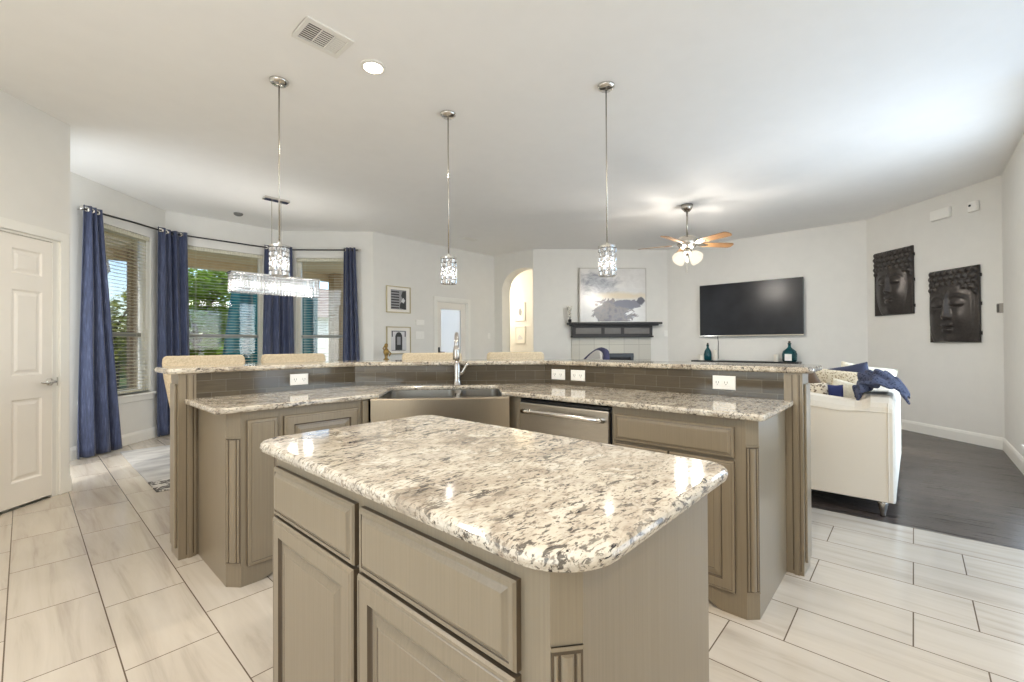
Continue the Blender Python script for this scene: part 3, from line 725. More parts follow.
# recessed can lights: one in view, the rest unseen, added to light the kitchen
def can(x, y, label, w=CAN_W):
    t = thing('recessed_light', label, 'ceiling light', (x, y, CZ), 0, 'recessed lights in the kitchen ceiling')
    MB().lathe([(.060, 0), (.082, 0), (.082, -.006), (.062, -.010), (.060, 0)], 28).build('trim_ring', TRIM, t)
    MB().lathe([(0, -.001), (.060, -.001), (.058, -.006), (0, -.008)], 28).build('lens', LENS, t)
    lamp('recessed_lamp', 'AREA', (x, y, CZ-.03), w, (1, .91, .79))
can(1.585, 2.69, 'lit round recessed light in the kitchen ceiling beside the air vent')
for x, y in ((0.1, 0.2), (1.6, .2), (.0, 1.9), (-.8, 2.9), (.2, -1.1)):
    can(x, y, 'unseen round recessed light added for brightness over the kitchen floor on the near side of the island')

# air register
t = thing('air_vent', 'white rectangular air vent in the ceiling beside the recessed light', 'vent', (1.228, 2.66, CZ))
m = MB(); m.rings(.29, .235, [(0, -.004, 0), (.012, -.010, 0), (.034, -.010, 0), (.036, -.003, 0)]); m_ = MB()
m2 = MB(); m2.box(-.145, .145, -.118, -.086, -.010, 0); m2.box(-.145, .145, .086, .118, -.010, 0); m2.box(-.145, -.117, -.086, .086, -.010, 0); m2.box(.117, .145, -.086, .086, -.010, 0); m2.box(-.040, -.033, -.086, .086, -.009, 0); m2.box(.038, .045, -.086, .086, -.009, 0)
m2.build('frame', TRIM, t, bevel=.003)
MB().box(-.117, .117, -.086, .086, -.0025, -.001).build('duct', plain('vent_shadow', (58,52,48), .8), t)
m = MB()
for (xa, xb, wd) in ((-.115, -.042, .007), (-.031, .036, .010), (.047, .115, .0165)):
    for k in range(9):
        y = -.080+.0192*k; m.box(xa, xb, y, y+wd, -.0055, -.004)
m.build('louvers', TRIM, t)
t = tag(MB().lathe([(0, -.035), (.03, -.034), (.055, -.02), (.06, 0), (0, 0)], 20, (0, 0, 0)).build('smoke_detector', plain('grey_plastic', (120,118,114), .5), loc=(2.05, 7.1, CZ), smooth=True), 'small grey round detector on the ceiling in front of the bay', 'detector')
tag(MB().box(-.15, .15, -.08, .08, -.008, 0).build('return_vent', TRIM, loc=(5.35, 5.85, CZ), bevel=.003), 'small flat white vent on the ceiling before the archway', 'vent')

# ceiling fan
FX, FY = 6.054, 2.266
t = thing('ceiling_fan', 'brushed nickel ceiling fan with wooden blades and lit tulip shades', 'ceiling fan', (FX, FY, CZ))
MB().lathe([(0, -.095), (.035, -.09), (.072, -.05), (.078, 0), (0, 0)], 28).build('canopy', NICKEL, t, smooth=True)
MB().tube([(0, 0, -.08), (0, 0, -.42)], .013, 10).build('downrod', NICKEL, t, smooth=True)
MB().lathe([(0, -.60), (.06, -.60), (.11, -.57), (.135, -.53), (.135, -.48), (.10, -.44), (.05, -.42), (0, -.42)], 28).build('motor', NICKEL, t, smooth=True)
BLADE = plain('fan_blade_wood', (150,112,74), .35, scale=14)
camdir = atan2(-FY, -FX)
for k in range(5):
    a = radians(104) + k*2*pi/5
    T = Matrix.Rotation(a, 4, 'Z') @ Matrix.Rotation(radians(-13), 4, 'X')
    bl = round_poly([(.20, -.055), (.66, -.072), (.66, .072), (.20, .055)], [.02, .05, .05, .02], 6)
    m = MB(); m.T = Matrix.Translation((0, 0, -.535)) @ T; m.prism(bl, -.003, .004); b_ = m.build('blade', BLADE, t)
    m = MB(); m.T = Matrix.Translation((0, 0, -.535)) @ T; m.prism([(.09, -.02), (.15, -.014), (.20, -.04), (.28, -.035), (.30, 0), (.28, .035), (.20, .04), (.15, .014), (.09, .02)], -.008, -.003); m.build('blade_iron', NICKEL, b_)
MB().lathe([(0, -.69), (.03, -.69), (.055, -.66), (.06, -.62), (.04, -.60), (0, -.60)], 20).build('light_kit', NICKEL, t, smooth=True)
for k in range(4):
    a = camdir+radians(45)+k*pi/2
    T = Matrix.Translation((0, 0, -.66)) @ Matrix.Rotation(a, 4, 'Z') @ Matrix.Translation((.075, 0, 0)) @ Matrix.Rotation(radians(-48), 4, 'Y')
    m = MB(); m.T = T; m.loft([[(r*cos(2*pi*i/20)*(1+.05*cos(6*2*pi*i/20)*(z < -.08)), r*sin(2*pi*i/20), z) for i in range(20)] for r, z in ((.024, 0), (.042, -.02), (.064, -.055), (.076, -.10), (.082, -.135), (.074, -.132), (.056, -.055), (.018, -.005))], cap=False)
    m.build('lamp_shade', FROST, t, smooth=True)
    p = T @ Vector((0, 0, -.085)); lamp('fan_lamp', 'POINT', (FX+p.x, FY+p.y, CZ+p.z), FAN_W, (1, .93, .84), radius=.04)
for x in (-.02, .025): MB().tube([(x, .01, -.68), (x, .01, -.92)], .0025, 6).build('pull_chain', NICKEL, t)

# ------------------------------------------------------------------ curtains and rod in the bay
def off_bay(o):
    k = o*math.tan(pi/8)
    A = WALLFR['bay_left']; nl = Vector((.7071, -.7071)); nr = Vector((-.7071, -.7071))
    c1 = Vector((1.32, 7.68))+Vector((o*math.tan(pi/8), -o)); c2 = Vector((2.86, 7.68))+Vector((-o*math.tan(pi/8), -o))
    return c1, c2, nl, nr
B1, B2, nl, nr = off_bay(.09)
dl = Vector((.7071, .7071)); drr = Vector((.7071, -.7071))
def LP(s, o=.09): return Vector((0, 6.36))+dl*s+nl*o            # s measured as in the notes along the left bay wall
def CP(x, o=.09): return Vector((x, 7.68-o))
def RP(s, o=.09): return Vector((2.86, 7.68))+drr*s+nr*o
t = thing('curtain_rod', 'slim dark curtain rod following the three bay windows', 'curtain rod')
pts = [LP(.50), LP(1.2), B1, (B1+B2)/2, B2, RP(.6), RP(1.27)]
MB().tube([(p[0], p[1], z) for p, z in zip(pts, (2.715, 2.755, 2.775, 2.775, 2.775, 2.775, 2.775))], .011, 10).build('rod', plain('gunmetal', (70,68,70), .35, 1.0), t)
for p, zf in ((pts[0], 2.715), (pts[-1], 2.775)):
    MB().lathe([(0, -.022), (.014, -.018), (.022, 0), (.014, .018), (0, .022)], 14, (p[0], p[1], zf)).build('finial', CHROME, t, smooth=True)
for s_ in (LP(.56, 0), RP(1.22, 0)):
    q = LP(.56) if s_.x < 2 else RP(1.22)
    MB().tube([(s_.x, s_.y, 2.72 if s_.x < 2 else 2.765), (q.x, q.y, 2.72 if s_.x < 2 else 2.765)], .007, 8).build('bracket', CHROME, t)
def curtain(top, bot, folds, amp, label, z1=2.815, zr=2.775):
    t = thing('curtain', label, 'curtain', (top[0][0], top[0][1], 0), 0, 'navy grommet curtains in the bay')
    o0 = Vector((top[0][0], top[0][1]))
    def at(path, u):
        P = [Vector(p[:2]) for p in path]; Ls = [(b-a).length for a, b in zip(P, P[1:])]; d = u*sum(Ls)
        for a, b, l in zip(P, P[1:], Ls):
            if d <= l+1e-9: return a+(b-a)*(d/l), (b-a).normalized()
            d -= l
        return P[-1], (P[-1]-P[-2]).normalized()
    def fn(u, v):
        pt, d1 = at(top, u); pb, d2 = at(bot, u); p = pb.lerp(pt, v); d = (d1*v+d2*(1-v)).normalized(); n = Vector((-d.y, d.x))
        ph = 2*pi*folds*u; A_ = amp*(.75+.5*(1-v)); w = A_*sin(ph+.5*sin(3*v+u*7))+.25*A_*sin(2.3*ph+5*v)*(1-v)
        q = p+n*w-o0
        return (q.x, q.y, .012+.010*abs(sin(ph))*(1-v)**4+(z1-.012)*v)
    nu = int(folds*14)
    MB().grid(fn, nu, 30).build('drape', NAVY, t, solid=.006, smooth=True)
    for k in range(int(folds*2)):
        u = (k+.5)/(folds*2); p, d = at(top, u); T = Matrix.Translation((p.x-o0.x, p.y-o0.y, zr)) @ Matrix.Rotation(atan2(d.y, d.x)+radians(35 if k % 2 else -35), 4, 'Z') @ Matrix.Rotation(pi/2, 4, 'X')
        m = MB(); m.T = T; m.lathe([(.018, -.006), (.026, -.006), (.026, .006), (.018, .006), (.018, -.006)], 14); m.build('grommet', CHROME, t)
    return t
v = lambda p: (p.x, p.y)
curtain([v(LP(.54)), v(LP(.74))], [v(LP(.47, .10)), v(LP(.96, .14))], 3, .035, 'navy curtain beside the white panelled door, hem trailing on the tile', 2.765, 2.722)
curtain([v(LP(1.62)), v(B1), v(CP(1.55))], [v(LP(1.64)), v(B1), v(CP(1.60))], 4, .035, 'navy curtain at the bay corner behind the left end of the bar')
curtain([v(CP(2.56)), v(B2), v(RP(.20))], [v(CP(2.52)), v(B2), v(RP(.23))], 4, .03, 'navy curtain at the bay corner behind the chandelier')
curtain([v(RP(1.02)), v(RP(1.21))], [v(RP(.98)), v(RP(1.30))], 3, .03, 'navy curtain nearest the framed photos')

# rug under the nook
def m_rug():
    n = Nodes('rug_pile'); f = n.noise(n.coord(), 7, 6, .75, 1.0); g = n.noise(n.coord(scale=(1, 3, 1)), 2.0, 4, .6)
    col = n.mix(n.ramp(g, [(.35, (0,0,0)), (.65, (1,1,1))]), c3((186,183,178)), c3((150,148,145)))
    sp = n.n('ShaderNodeSeparateXYZ'); n.l(n.coord(), sp.inputs[0])
    b = n.math('LESS_THAN', sp.outputs['Y'], 5.05)
    spots = n.mix(n.ramp(f, [(.48, (0,0,0)), (.53, (1,1,1))]), c3((88,84,80)), c3((206,202,194)))
    col = n.mix(b, col, spots); n.bump(n.noise(n.coord(), 160, 2), .5, .006); return n.set(col, .95)
tag(slab(round_poly([(.745, 4.68), (3.35, 4.68), (3.35, 6.75), (.745, 6.75)], .01, 2), 0, .012, .004, 'area_rug', m_rug()), 'worn grey patterned rug on the tile by the bay windows', 'rug')

# ------------------------------------------------------------------ things on the photo wall (room faces -y there)
def frame_pic(name, label, cx, z0, z1, w, y, fcol, art, rz=0.0, X=None, group=None):
    t = thing(name, label, 'picture', (cx, y, z0) if X is None else (X, cx, z0), rz, group)
    h = z1-z0; b = .016
    m = MB(); m.box(-w/2, -w/2+b, -.025, 0, 0, h); m.box(w/2-b, w/2, -.025, 0, 0, h); m.box(-w/2+b, w/2-b, -.025, 0, 0, b); m.box(-w/2+b, w/2-b, -.025, 0, h-b, h)
    m.build('frame', fcol, t, bevel=.002)
    MB().box(-w/2+b, w/2-b, -.012, -.002, b, h-b).build('mat_board', plain('mat_white', (236,232,224), .8, var=.01), t)
    return t, h
GOLD = plain('champagne_frame', (190,178,146), .35, .6); BWa = plain('print_dark', (58,58,60), .7); BWb = plain('print_grey', (150,150,152), .7); BWc = plain('print_light', (206,206,208), .7)
fg_ = 'framed photos on the window wall'
t, h = frame_pic('picture_frame', 'upper framed black and white photo with dark horizontal stripes', 4.38, 1.775, 2.235, .49, 6.64, GOLD, None, group=fg_)
m = MB(); m.box(-.155, .155, -.014, -.012, .06, .40); m.cm = 1
for k in range(7): m.box(-.15, .01, -.0148, -.014, .075+.046*k, .097+.046*k)
m.prism_y([(.02, .08), (.15, .06), (.15, .39), (.08, .38), (.05, .30), (.09, .22), (.03, .16)], -.0148, -.014)
m.cm = 2; m.prism_y([(.05, .20), (.10, .17), (.13, .22), (.09, .27)], -.0155, -.0148); m.build('print', [BWb, BWa, BWc], t)
t, h = frame_pic('picture_frame', 'lower framed photo of a dark arched doorway', 4.38, 1.06, 1.535, .49, 6.64, GOLD, None, group=fg_)
ar = [(-.07, .07)] + [(.07*cos(a_), .29+.07*sin(a_)*1.3) for a_ in [pi-pi*k/12 for k in range(13)]] + [(.07, .07)]
m = MB(); m.box(-.155, .155, -.014, -.012, .06, .41); m.cm = 1; m.prism_y(ar[::-1], -.0148, -.014); m.box(-.14, -.12, -.0148, -.014, .30, .39); m.box(.12, .14, -.0148, -.014, .30, .39); m.box(-.14, .14, -.0148, -.014, .39, .40); m.box(-.14, .14, -.0148, -.014, .06, .068)
m.cm = 2; m.box(-.035, .035, -.0155, -.0148, .16, .30); m.build('print', [BWc, BWa, BWb], t)
HW = plain('white_frame', (236,234,228), .5, var=.01)
hg = 'small framed prints in the hallway'
t, h = frame_pic('hall_print', 'upper small white framed print seen through the archway', 6.80, 1.765, 2.19, .30, 0, HW, None, -pi/2, 7.80, hg)
m = MB(); m.prism_y([(-.03, .14), (.03, .12), (.05, .22), (.01, .30), (-.04, .27), (-.05, .2)], -.0135, -.012); m.build('print', BWb, t)
t, h = frame_pic('hall_print', 'lower small white framed print seen through the archway', 6.80, 1.24, 1.63, .30, 0, HW, None, -pi/2, 7.80, hg)
m = MB(); m.prism_y([(-.08, .08), (.08, .09), (.06, .14), (-.02, .20), (-.07, .16)], -.0135, -.012); m.build('print', BWc, t)
def switch(label, loc, rz, w=.075, h=.118, n=1):
    t = thing('switch_plate', label, 'switch', loc, rz)
    MB().rings(w, h, [(0, -.003, 0), (.004, -.006, 0)]).build('plate', WHITEP, t, loc=(-w/2, 0, -h/2))
    for k in range(n):
        x = (k-(n-1)/2)*.046; m = MB(); m.prism_y([(x-.016, -.033), (x+.016, -.033), (x+.016, .033), (x-.016, .033)], -.009, -.006); m.build('rocker', WHITEP, t, bevel=.002)
switch('wide white switch plate between the framed photos and the glazed door', (4.83, 6.64, 1.39), 0, .19, .14, 3)
switch('white switch plate between the glazed door and the archway', (6.60, 6.64, 1.40), 0)
m = MB(); m.box(-.09, .09, -.02, 0, -.05, .05); tag(m.build('thermostat', WHITEP, loc=(4.83, 6.64, 1.62), bevel=.006), 'white thermostat above the switch plate beside the framed photos', 'thermostat')

t = thing('console_table', 'dark narrow console table below the framed photos', 'table', (4.15, 6.42, 0))
MB().box(-.45, .45, -.17, .17, .925, .96).build('tabletop', DARKW, t, bevel=.005)
for sx in (-1, 1):
    for sy in (-1, 1): MB().box(sx*.41-.02, sx*.41+.02, sy*.14-.02, sy*.14+.02, 0, .925).build('leg', DARKW, t)
MB().box(-.43, .43, -.15, .15, .18, .20).build('shelf', DARKW, t)
BRASS = m_steel('brass', (170,140,86), .3)
m = MB(); m.lathe([(0, 0), (.05, 0), (.05, .02), (.03, .035), (.022, .05), (.03, .09), (.048, .14), (.04, .18), (.02, .20), (.018, .215), (.03, .24), (.026, .275), (0, .29)], 16)
m.tube([(.03, 0, .17), (.075, -.02, .12), (.03, -.04, .08)], .011, 8); m.tube([(-.03, 0, .17), (-.07, -.02, .20), (-.04, -.03, .25)], .011, 8)
tag(m.build('figurine', BRASS, loc=(3.99, 6.40, .96), smooth=True), 'small brass figurine on the console table left of the framed photos', 'figurine')

# ------------------------------------------------------------------ fireplace wall
FA = WALLFR['fireplace']                            # from (8.68,3.65) to (6.77,5.56); room on its left
FRZ = -pi/4; F0 = Vector((6.77, 5.56))
def fpos(s, o=0): p = F0+Vector((.7071, -.7071))*s+Vector((-.7071, -.7071))*o; return (p.x, p.y)
# local frame: x to the viewer's right, -y towards the viewer
fp_ = thing('fireplace', 'fireplace with pale tiled surround and dark firebox below the mantel', 'fireplace', (*fpos(0), 0), FRZ)
n = Nodes('stone_tile'); b = n.n('ShaderNodeTexBrick'); tc = n.n('ShaderNodeTexCoord'); sp = n.n('ShaderNodeSeparateXYZ'); n.l(tc.outputs['Object'], sp.inputs[0]); cv = n.n('ShaderNodeCombineXYZ'); n.l(sp.outputs['X'], cv.inputs[0]); n.l(sp.outputs['Z'], cv.inputs[1]); n.l(cv.outputs[0], b.inputs['Vector'])
b.offset = 0; b.inputs['Scale'].default_value = 1; b.inputs['Brick Width'].default_value = .30; b.inputs['Row Height'].default_value = .30; b.inputs['Mortar Size'].default_value = .004; b.inputs['Color1'].default_value = c3((206,202,188)); b.inputs['Color2'].default_value = c3((198,194,182)); b.inputs['Mortar'].default_value = c3((164,158,146)); STONE = n.set(b.outputs['Color'], .4)
m = MB(); m.box(.75, 1.18, -.03, -.002, 0, 1.35); m.box(1.99, 2.34, -.03, -.002, 0, 1.35); m.box(1.18, 1.99, -.03, -.002, 1.03, 1.35); m.build('surround', STONE, fp_)
m = MB(); m.box(1.18, 1.99, -.036, -.002, .95, 1.03); m.box(1.18, 1.24, -.036, -.002, .05, .95); m.box(1.93, 1.99, -.036, -.002, .05, .95); m.build('firebox_frame', BLACK, fp_, bevel=.004)
MB().box(1.24, 1.93, -.012, -.002, .05, .95).build('firebox', plain('firebox_dark', (34,33,32), .6), fp_)
MB().box(.75, 2.34, -.30, -.002, 0, .05).build('hearth', STONE, fp_, bevel=.005)
mt = thing('mantel_shelf', 'dark espresso mantel shelf with panelled front under the large painting', 'mantel', (*fpos(0), 0), FRZ)
m = MB(); m.box(.66, 2.50, -.24, -.002, 1.60, 1.64); m.box(.71, 2.44, -.20, -.002, 1.572, 1.60); m.build('shelf', DARKW, mt, bevel=.006)
m = MB()
m.box(.75, 2.34, -.13, -.002, 1.36, 1.572); m.box(.735, 2.355, -.15, -.002, 1.345, 1.375); m.build('box_front', DARKW, mt, bevel=.004)
GREYW = plain('weathered_wood', (106,102,98), .45, scale=16)
for xa, xb in ((.80, 1.33), (1.37, 1.72), (1.76, 2.29)):
    m = MB(); m.rings(xb-xa, .145, [(0, -.004, 0), (.014, -.004, 0), (.018, .0, 1), (.026, -.002, 1)], back=.002); m.build('panel', [DARKW, GREYW], mt, loc=(xa, -.131, 1.40))
# painting leaning on the mantel
def m_art():
    n = Nodes('abstract_canvas'); v = n.coord(); sp = n.n('ShaderNodeSeparateXYZ'); n.l(v, sp.inputs[0]); X, Z = sp.outputs['X'], sp.outputs['Z']
    nz = n.noise(n.coord(scale=(1, 1, 1.6)), 5, 6, .65, .8)
    def blob(cx, cz, rx, rz_, soft, amt):
        dx = n.math('DIVIDE', n.math('SUBTRACT', X, cx), rx); dz = n.math('DIVIDE', n.math('SUBTRACT', Z, cz), rz_)
        r = n.math('SQRT', n.math('ADD', n.math('MULTIPLY', dx, dx), n.math('MULTIPLY', dz, dz)))
        q = n.math('ADD', r, n.math('MULTIPLY', n.math('SUBTRACT', nz, .5), amt))
        x = n.n('ShaderNodeMapRange'); n.l(q, x.inputs[0]); x.inputs[1].default_value = 1+soft; x.inputs[2].default_value = 1-soft; return x.outputs[0]
    base = n.ramp(nz, [(.3, c3((214,211,207))), (.7, c3((228,226,222)))])
    cloud = n.ramp(nz, [(.35, c3((140,143,150))), (.65, c3((196,197,202)))])
    base = n.mix(blob(.38, .78, .32, .20, .45, 1.6), base, cloud)
    base = n.mix(blob(.85, .52, .45, .07, .5, 1.2), base, c3((222,208,182)))
    land = n.ramp(n.noise(n.coord(), 9, 5, .6), [(.3, c3((104,98,102))), (.5, c3((138,128,122))), (.7, c3((120,114,118)))])
    base = n.mix(blob(.66, .20, .38, .27, .05, 1.9), base, land)
    base = n.mix(blob(.95, .37, .30, .09, .06, 2.2), base, c3((112,108,116)))
    base = n.mix(blob(1.22, .43, .08, .07, .12, .8), base, c3((78,74,82)))
    return n.set(base, .22, Specular_IOR_Level=.5)
t = thing('painting', 'large abstract grey and white painting standing on the dark mantel', 'painting', (*fpos(.905, .05), 1.64), FRZ)
m = MB(); w, h = 1.335, 1.08
m.box(0, .02, -.035, 0, 0, h); m.box(w-.02, w, -.035, 0, 0, h); m.box(.02, w-.02, -.035, 0, 0, .02); m.box(.02, w-.02, -.035, 0, h-.02, h); m.build('frame', plain('silver_frame', (196,192,184), .4, .3), t, bevel=.002)
MB().box(.02, w-.02, -.026, -.005, .02, h-.02).build('canvas', m_art(), t)
# vase with blossom on the mantel's end
LEAFW = plain('white_blossom', (228,224,214), .7); STEM = plain('dark_stem', (66,62,48), .7)
t = thing('potted_orchid', 'small white blossoming branch in a dark pot on the mantel end', 'plant', (*fpos(.70, .12), 1.64), FRZ)
MB().lathe([(0, 0), (.028, 0), (.036, .03), (.032, .06), (.028, .062), (0, .055)], 14).build('pot', BLACK, t, smooth=True)
m = MB()
for k in range(4): m.tube([(0, 0, .05), (.02*sin(k*2), .02*cos(k*2), .16), (.05*sin(k*1.7+.4)-.02, .03*cos(k*2), .27+.015*k)], .003, 6)
m.build('stems', STEM, t)
m = MB()
for k in range(22):
    a_ = k*2.4; z = .10+.010*k; r = .03+.015*sin(k*1.3); T0 = Matrix.Translation((r*cos(a_)-.008, r*sin(a_)*.7, z)) @ Matrix.Rotation(a_, 4, 'Z') @ Matrix.Rotation(.8, 4, 'Y')
    m.T = T0; m.lathe([(0, -.006), (.018, 0), (.024, .010), (0, .005)], 6)
m.build('blossoms', LEAFW, t)
switch('white wall plate right of the fireplace mantel', (*fpos(2.66), 1.42), FRZ)

# round backed accent chair near the fireplace
VELV = plain('navy_velvet', (58,60,92), .8, var=.15, scale=30); PALE = m_weave('pale_upholstery', (196,194,192), (214,212,208))
cxy = fpos(.74, 1.2)
t = thing('accent_chair', 'round backed accent chair with navy outer shell and pale lining before the fireplace', 'armchair', (cxy[0], cxy[1], 0), radians(-112))
def shell(r0_, r1_, z0f, z1f, th0, th1, n=22):
    R = []
    for k in range(n+1):
        a_ = th0+(th1-th0)*k/n; zt = z1f(a_); R.append([(r0_*cos(a_), r0_*sin(a_), z0f), (r1_*cos(a_), r1_*sin(a_), z0f), (r1_*cos(a_)*1.03, r1_*sin(a_)*1.03, zt-.02), ((r0_+r1_)/2*cos(a_), (r0_+r1_)/2*sin(a_), zt), (r0_*cos(a_), r0_*sin(a_), zt-.02)])
    return R
zt = lambda a_: .74+.42*max(0, sin(a_))**1.2
MB().loft(shell(.33, .42, .30, zt, radians(-20), radians(200))).build('outer_shell', VELV, t, smooth=True)
MB().loft(shell(.27, .329, .40, lambda a_: zt(a_)-.05, radians(-18), radians(198))).build('lining', PALE, t, smooth=True)
MB().lathe([(0, .301), (.25, .301), (.265, .33), (.265, .44), (.24, .47), (0, .475)], 28).build('seat', PALE, t, smooth=True)
for k in range(4):
    a_ = pi/4+k*pi/2; MB().tube([(.22*cos(a_), .22*sin(a_), .31), (.27*cos(a_), .27*sin(a_), 0)], [.02, .012], 8).build('leg', DARKW, t)

# ------------------------------------------------------------------ television wall (x = 8.68, seen looking +x; local x to the viewer's right)
TR = -pi/2
t = thing('television', 'large flat black television mounted on the pale wall', 'television', (8.68, 2.165, 1.35), TR)
MB().box(-.83, .83, -.085, -.04, 0, .955).build('bezel', BLACK, t, bevel=.006)
scr = Nodes('screen'); f = scr.noise(scr.coord(), 2, 3); SCR = scr.set(scr.ramp(f, [(.3, c3((30,32,36))), (.7, c3((46,48,53)))]), .25, Specular_IOR_Level=.22)
MB().box(-.815, .815, -.0865, -.085, .018, .942).build('screen', SCR, t)
m = MB(); m.box(-.83, .83, -.090, -.084, 0, .012); m.build('bottom_trim', CHROME, t)
MB().box(-.3, .3, -.04, 0, .25, .7).build('wall_mount', BLACK, t)
m = MB(); m.tube([(.0, 0, 0), (.01, -.01, -.12), (-.005, -.012, -.25), (0, -.008, -.43)], .006, 6)
tag(m.build('television_cable', BLACK, loc=(8.665, 2.70, 1.36)), 'thin black cable hanging from the television to the shelf', 'cable')
t = thing('wall_shelf', 'long thin dark shelf on the wall below the television', 'shelf', (8.68, 2.24, 0), TR)
MB().box(-.86, .86, -.26, 0, .87, .905).build('board', BLACK, t, bevel=.004)
for x in (-.6, .6): MB().prism([(x-.02, -.2), (x+.02, -.2), (x+.02, 0), (x-.02, 0)], .80, .87).build('bracket', BLACK, t)
TEAL = Nodes('teal_glass').set(c3((24,96,104)), .08, Transmission_Weight=.45)
def bottle(label, Y, s, wide, x=8.55):
    t = thing('glass_bottle', label, 'bottle', (x, Y, .905))
    pr = [(0, 0), (.062*wide, 0), (.075*wide, .02), (.078*wide, .12), (.066*wide, .17), (.035, .215), (.021, .235), (.020, .275), (.026, .278), (.026, .295), (.017, .297), (0, .297)]
    MB().lathe([(r*s, z*s) for r, z in pr], 22).build('glass', TEAL, t, smooth=True)
    MB().lathe([(0, .28*s), (.016*s, .28*s), (.018*s, .325*s), (0, .33*s)], 12).build('stopper', plain('cork', (74,66,58), .8), t); return t
bottle('teal glass bottle with dark stopper on the shelf below the television left side', 2.84, .98, .9)
b2 = bottle('wide teal glass jug with white label at the right end of the television shelf', 1.53, 1.05, 1.35)
m = MB(); m.box(-.112, -.108, -.05, .05, .02, .13); m.build('label', WHITEP, b2)
CANDLE = plain('ivory_wax', (236,230,216), .6)
def candle(label, Y, r, h, x=8.52):
    t = thing('pillar_candle', label, 'candle', (x, Y, .905), 0, 'ivory pillar candles on the television shelf')
    MB().lathe([(0, 0), (r, 0), (r, h), (r*.8, h-.004), (0, h-.008)], 18).build('wax', CANDLE, t); MB().tube([(0, 0, h-.01), (.002, 0, h+.012)], .002, 5).build('wick', BLACK, t)
candle('tall ivory pillar candle just right of the tall teal bottle', 2.69, .042, .19); candle('short ivory pillar candle left of the tall teal bottle', 2.945, .05, .10); candle('ivory pillar candle left of the wide teal jug', 1.72, .035, .12)

# ------------------------------------------------------------------ relief wall (45 degrees): local x to the viewer's right
RRZ = radians(-135); R0 = Vector((8.68, .52))
def rpos(s, o=0): p = R0+Vector((-.7071, -.7071))*s+Vector((-.7071, .7071))*o; return (p.x, p.y)
BRONZE = plain('dark_bronze', (62,57,54), .30, .35, var=.2, scale=40)
def relief(label, s0, s1, z0, z1, seed, cx=.47, sc=1.0, top=.80):
    w, h = s1-s0, z1-z0
    t = thing('face_relief', label, 'wall art', (*rpos(s0), z0), RRZ, 'dark serene face relief panels')
    def dep(x, y):
        X = (x-cx)/sc; Y = (y-.44)/sc; d = .004
        q = (X/.40)**2+(Y/.52)**2
        if q < 1: d += .050*sqrt(1-q)
        d += .012*exp(-((sqrt(q)-1.02)/.045)**2)
        hl = .30-.55*X*X
        hm = 1/(1+exp(-(Y-hl)/.012))
        curl = abs(sin(pi*(x*8+.5*(int(y*13) % 2))))*abs(sin(pi*y*13))
        d = d*(1-.6*hm)+hm*(.016+.026*curl)
        f = 1-hm
        tt = min(1, max(0, (.20-Y)/.26)); wn = .030+.035*tt*tt
        if -.12 < Y < .24: d += f*(.026+.032*tt)*exp(-(X/wn)**2)*min(1, (.24-Y)/.06)*min(1, (Y+.12)/.04)
        for s in (-1, 1):
            ex = X-s*.17
            d += f*.014*exp(-((Y-.17+1.6*ex*ex)/.020)**2)*exp(-(ex/.15)**4)
            d += f*.016*exp(-(ex/.10)**2-((Y-.075)/.045)**2)
            d -= f*.020*exp(-(ex/.10)**4-((Y-.035-.8*ex*ex)/.010)**2)
            d += f*.012*exp(-((X-s*.05)/.028)**2-((Y+.085)/.03)**2)
            d += f*.010*exp(-((X-s*.20)/.10)**2-((Y+.10)/.10)**2)
        d += f*.020*exp(-(X/.10)**4-((Y+.185-.5*X*X)/.022)**2)+f*.022*exp(-(X/.085)**4-((Y+.245)/.024)**2)
        d -= f*.016*exp(-(X/.12)**4-((Y+.213)/.008)**2)
        d += f*.016*exp(-(X/.10)**2-((Y+.37)/.06)**2)
        return d
    m = MB()
    def fn(u_, v_):
        e = min(u_, 1-u_, v_*1.5, (1-v_)*1.5); return (u_*w, -(.03+dep(u_, v_)*min(1, e/.02)), v_*h)
    m.grid(fn, 84, 120)
    m.build('relief_face', BRONZE, t, smooth=True)
    MB().box(0, w, -.032, -.006, 0, h).build('backing_panel', BRONZE, t)
    for zz in (.12, .5, .87): MB().box(w-.004, w+.012, -.028, -.004, h*zz-.02, h*zz+.02).build('side_clip', BLACK, t)
relief('dark serene face relief panel nearer the television', .165, .76, 1.61, 2.54, 1, .46, .95)
relief('dark serene face relief panel hung lower, nearer the right edge of the wall', .995, 1.575, 1.215, 2.13, 2, .44, 1.12)
m = MB(); m.box(-.12, .12, -.05, 0, -.065, .065); tag(m.build('door_chime', WHITEP, loc=(*rpos(1.14), 2.85), rz=RRZ, bevel=.01), 'plain white wall box high above the lower face relief', 'wall box')
t = thing('motion_sensor', 'small white sensor high on the wall near the right edge', 'sensor', (*rpos(1.52), 2.83), RRZ)
MB().box(-.05, .05, -.045, 0, -.06, .06).build('housing', WHITEP, t, bevel=.01); m = MB(); m.T = Matrix.Translation((-.02, -.045, .015)) @ Matrix.Rotation(pi/2, 4, 'X'); m.lathe([(0, 0), (.014, 0), (.012, .006), (0, .008)], 12); m.build('sensor_eye', BLACK, t)
t = thing('light_switch', 'small grey wall switch right of the lower face relief', 'switch', (*rpos(1.775), 1.60), RRZ)
MB().box(-.035, .035, -.012, 0, -.055, .055).build('plate', plain('grey_plate', (158,152,144), .5), t, bevel=.004); MB().box(-.03, -.008, -.018, -.012, -.045, .045).build('rocker', plain('dark_key', (84,80,76), .5), t)

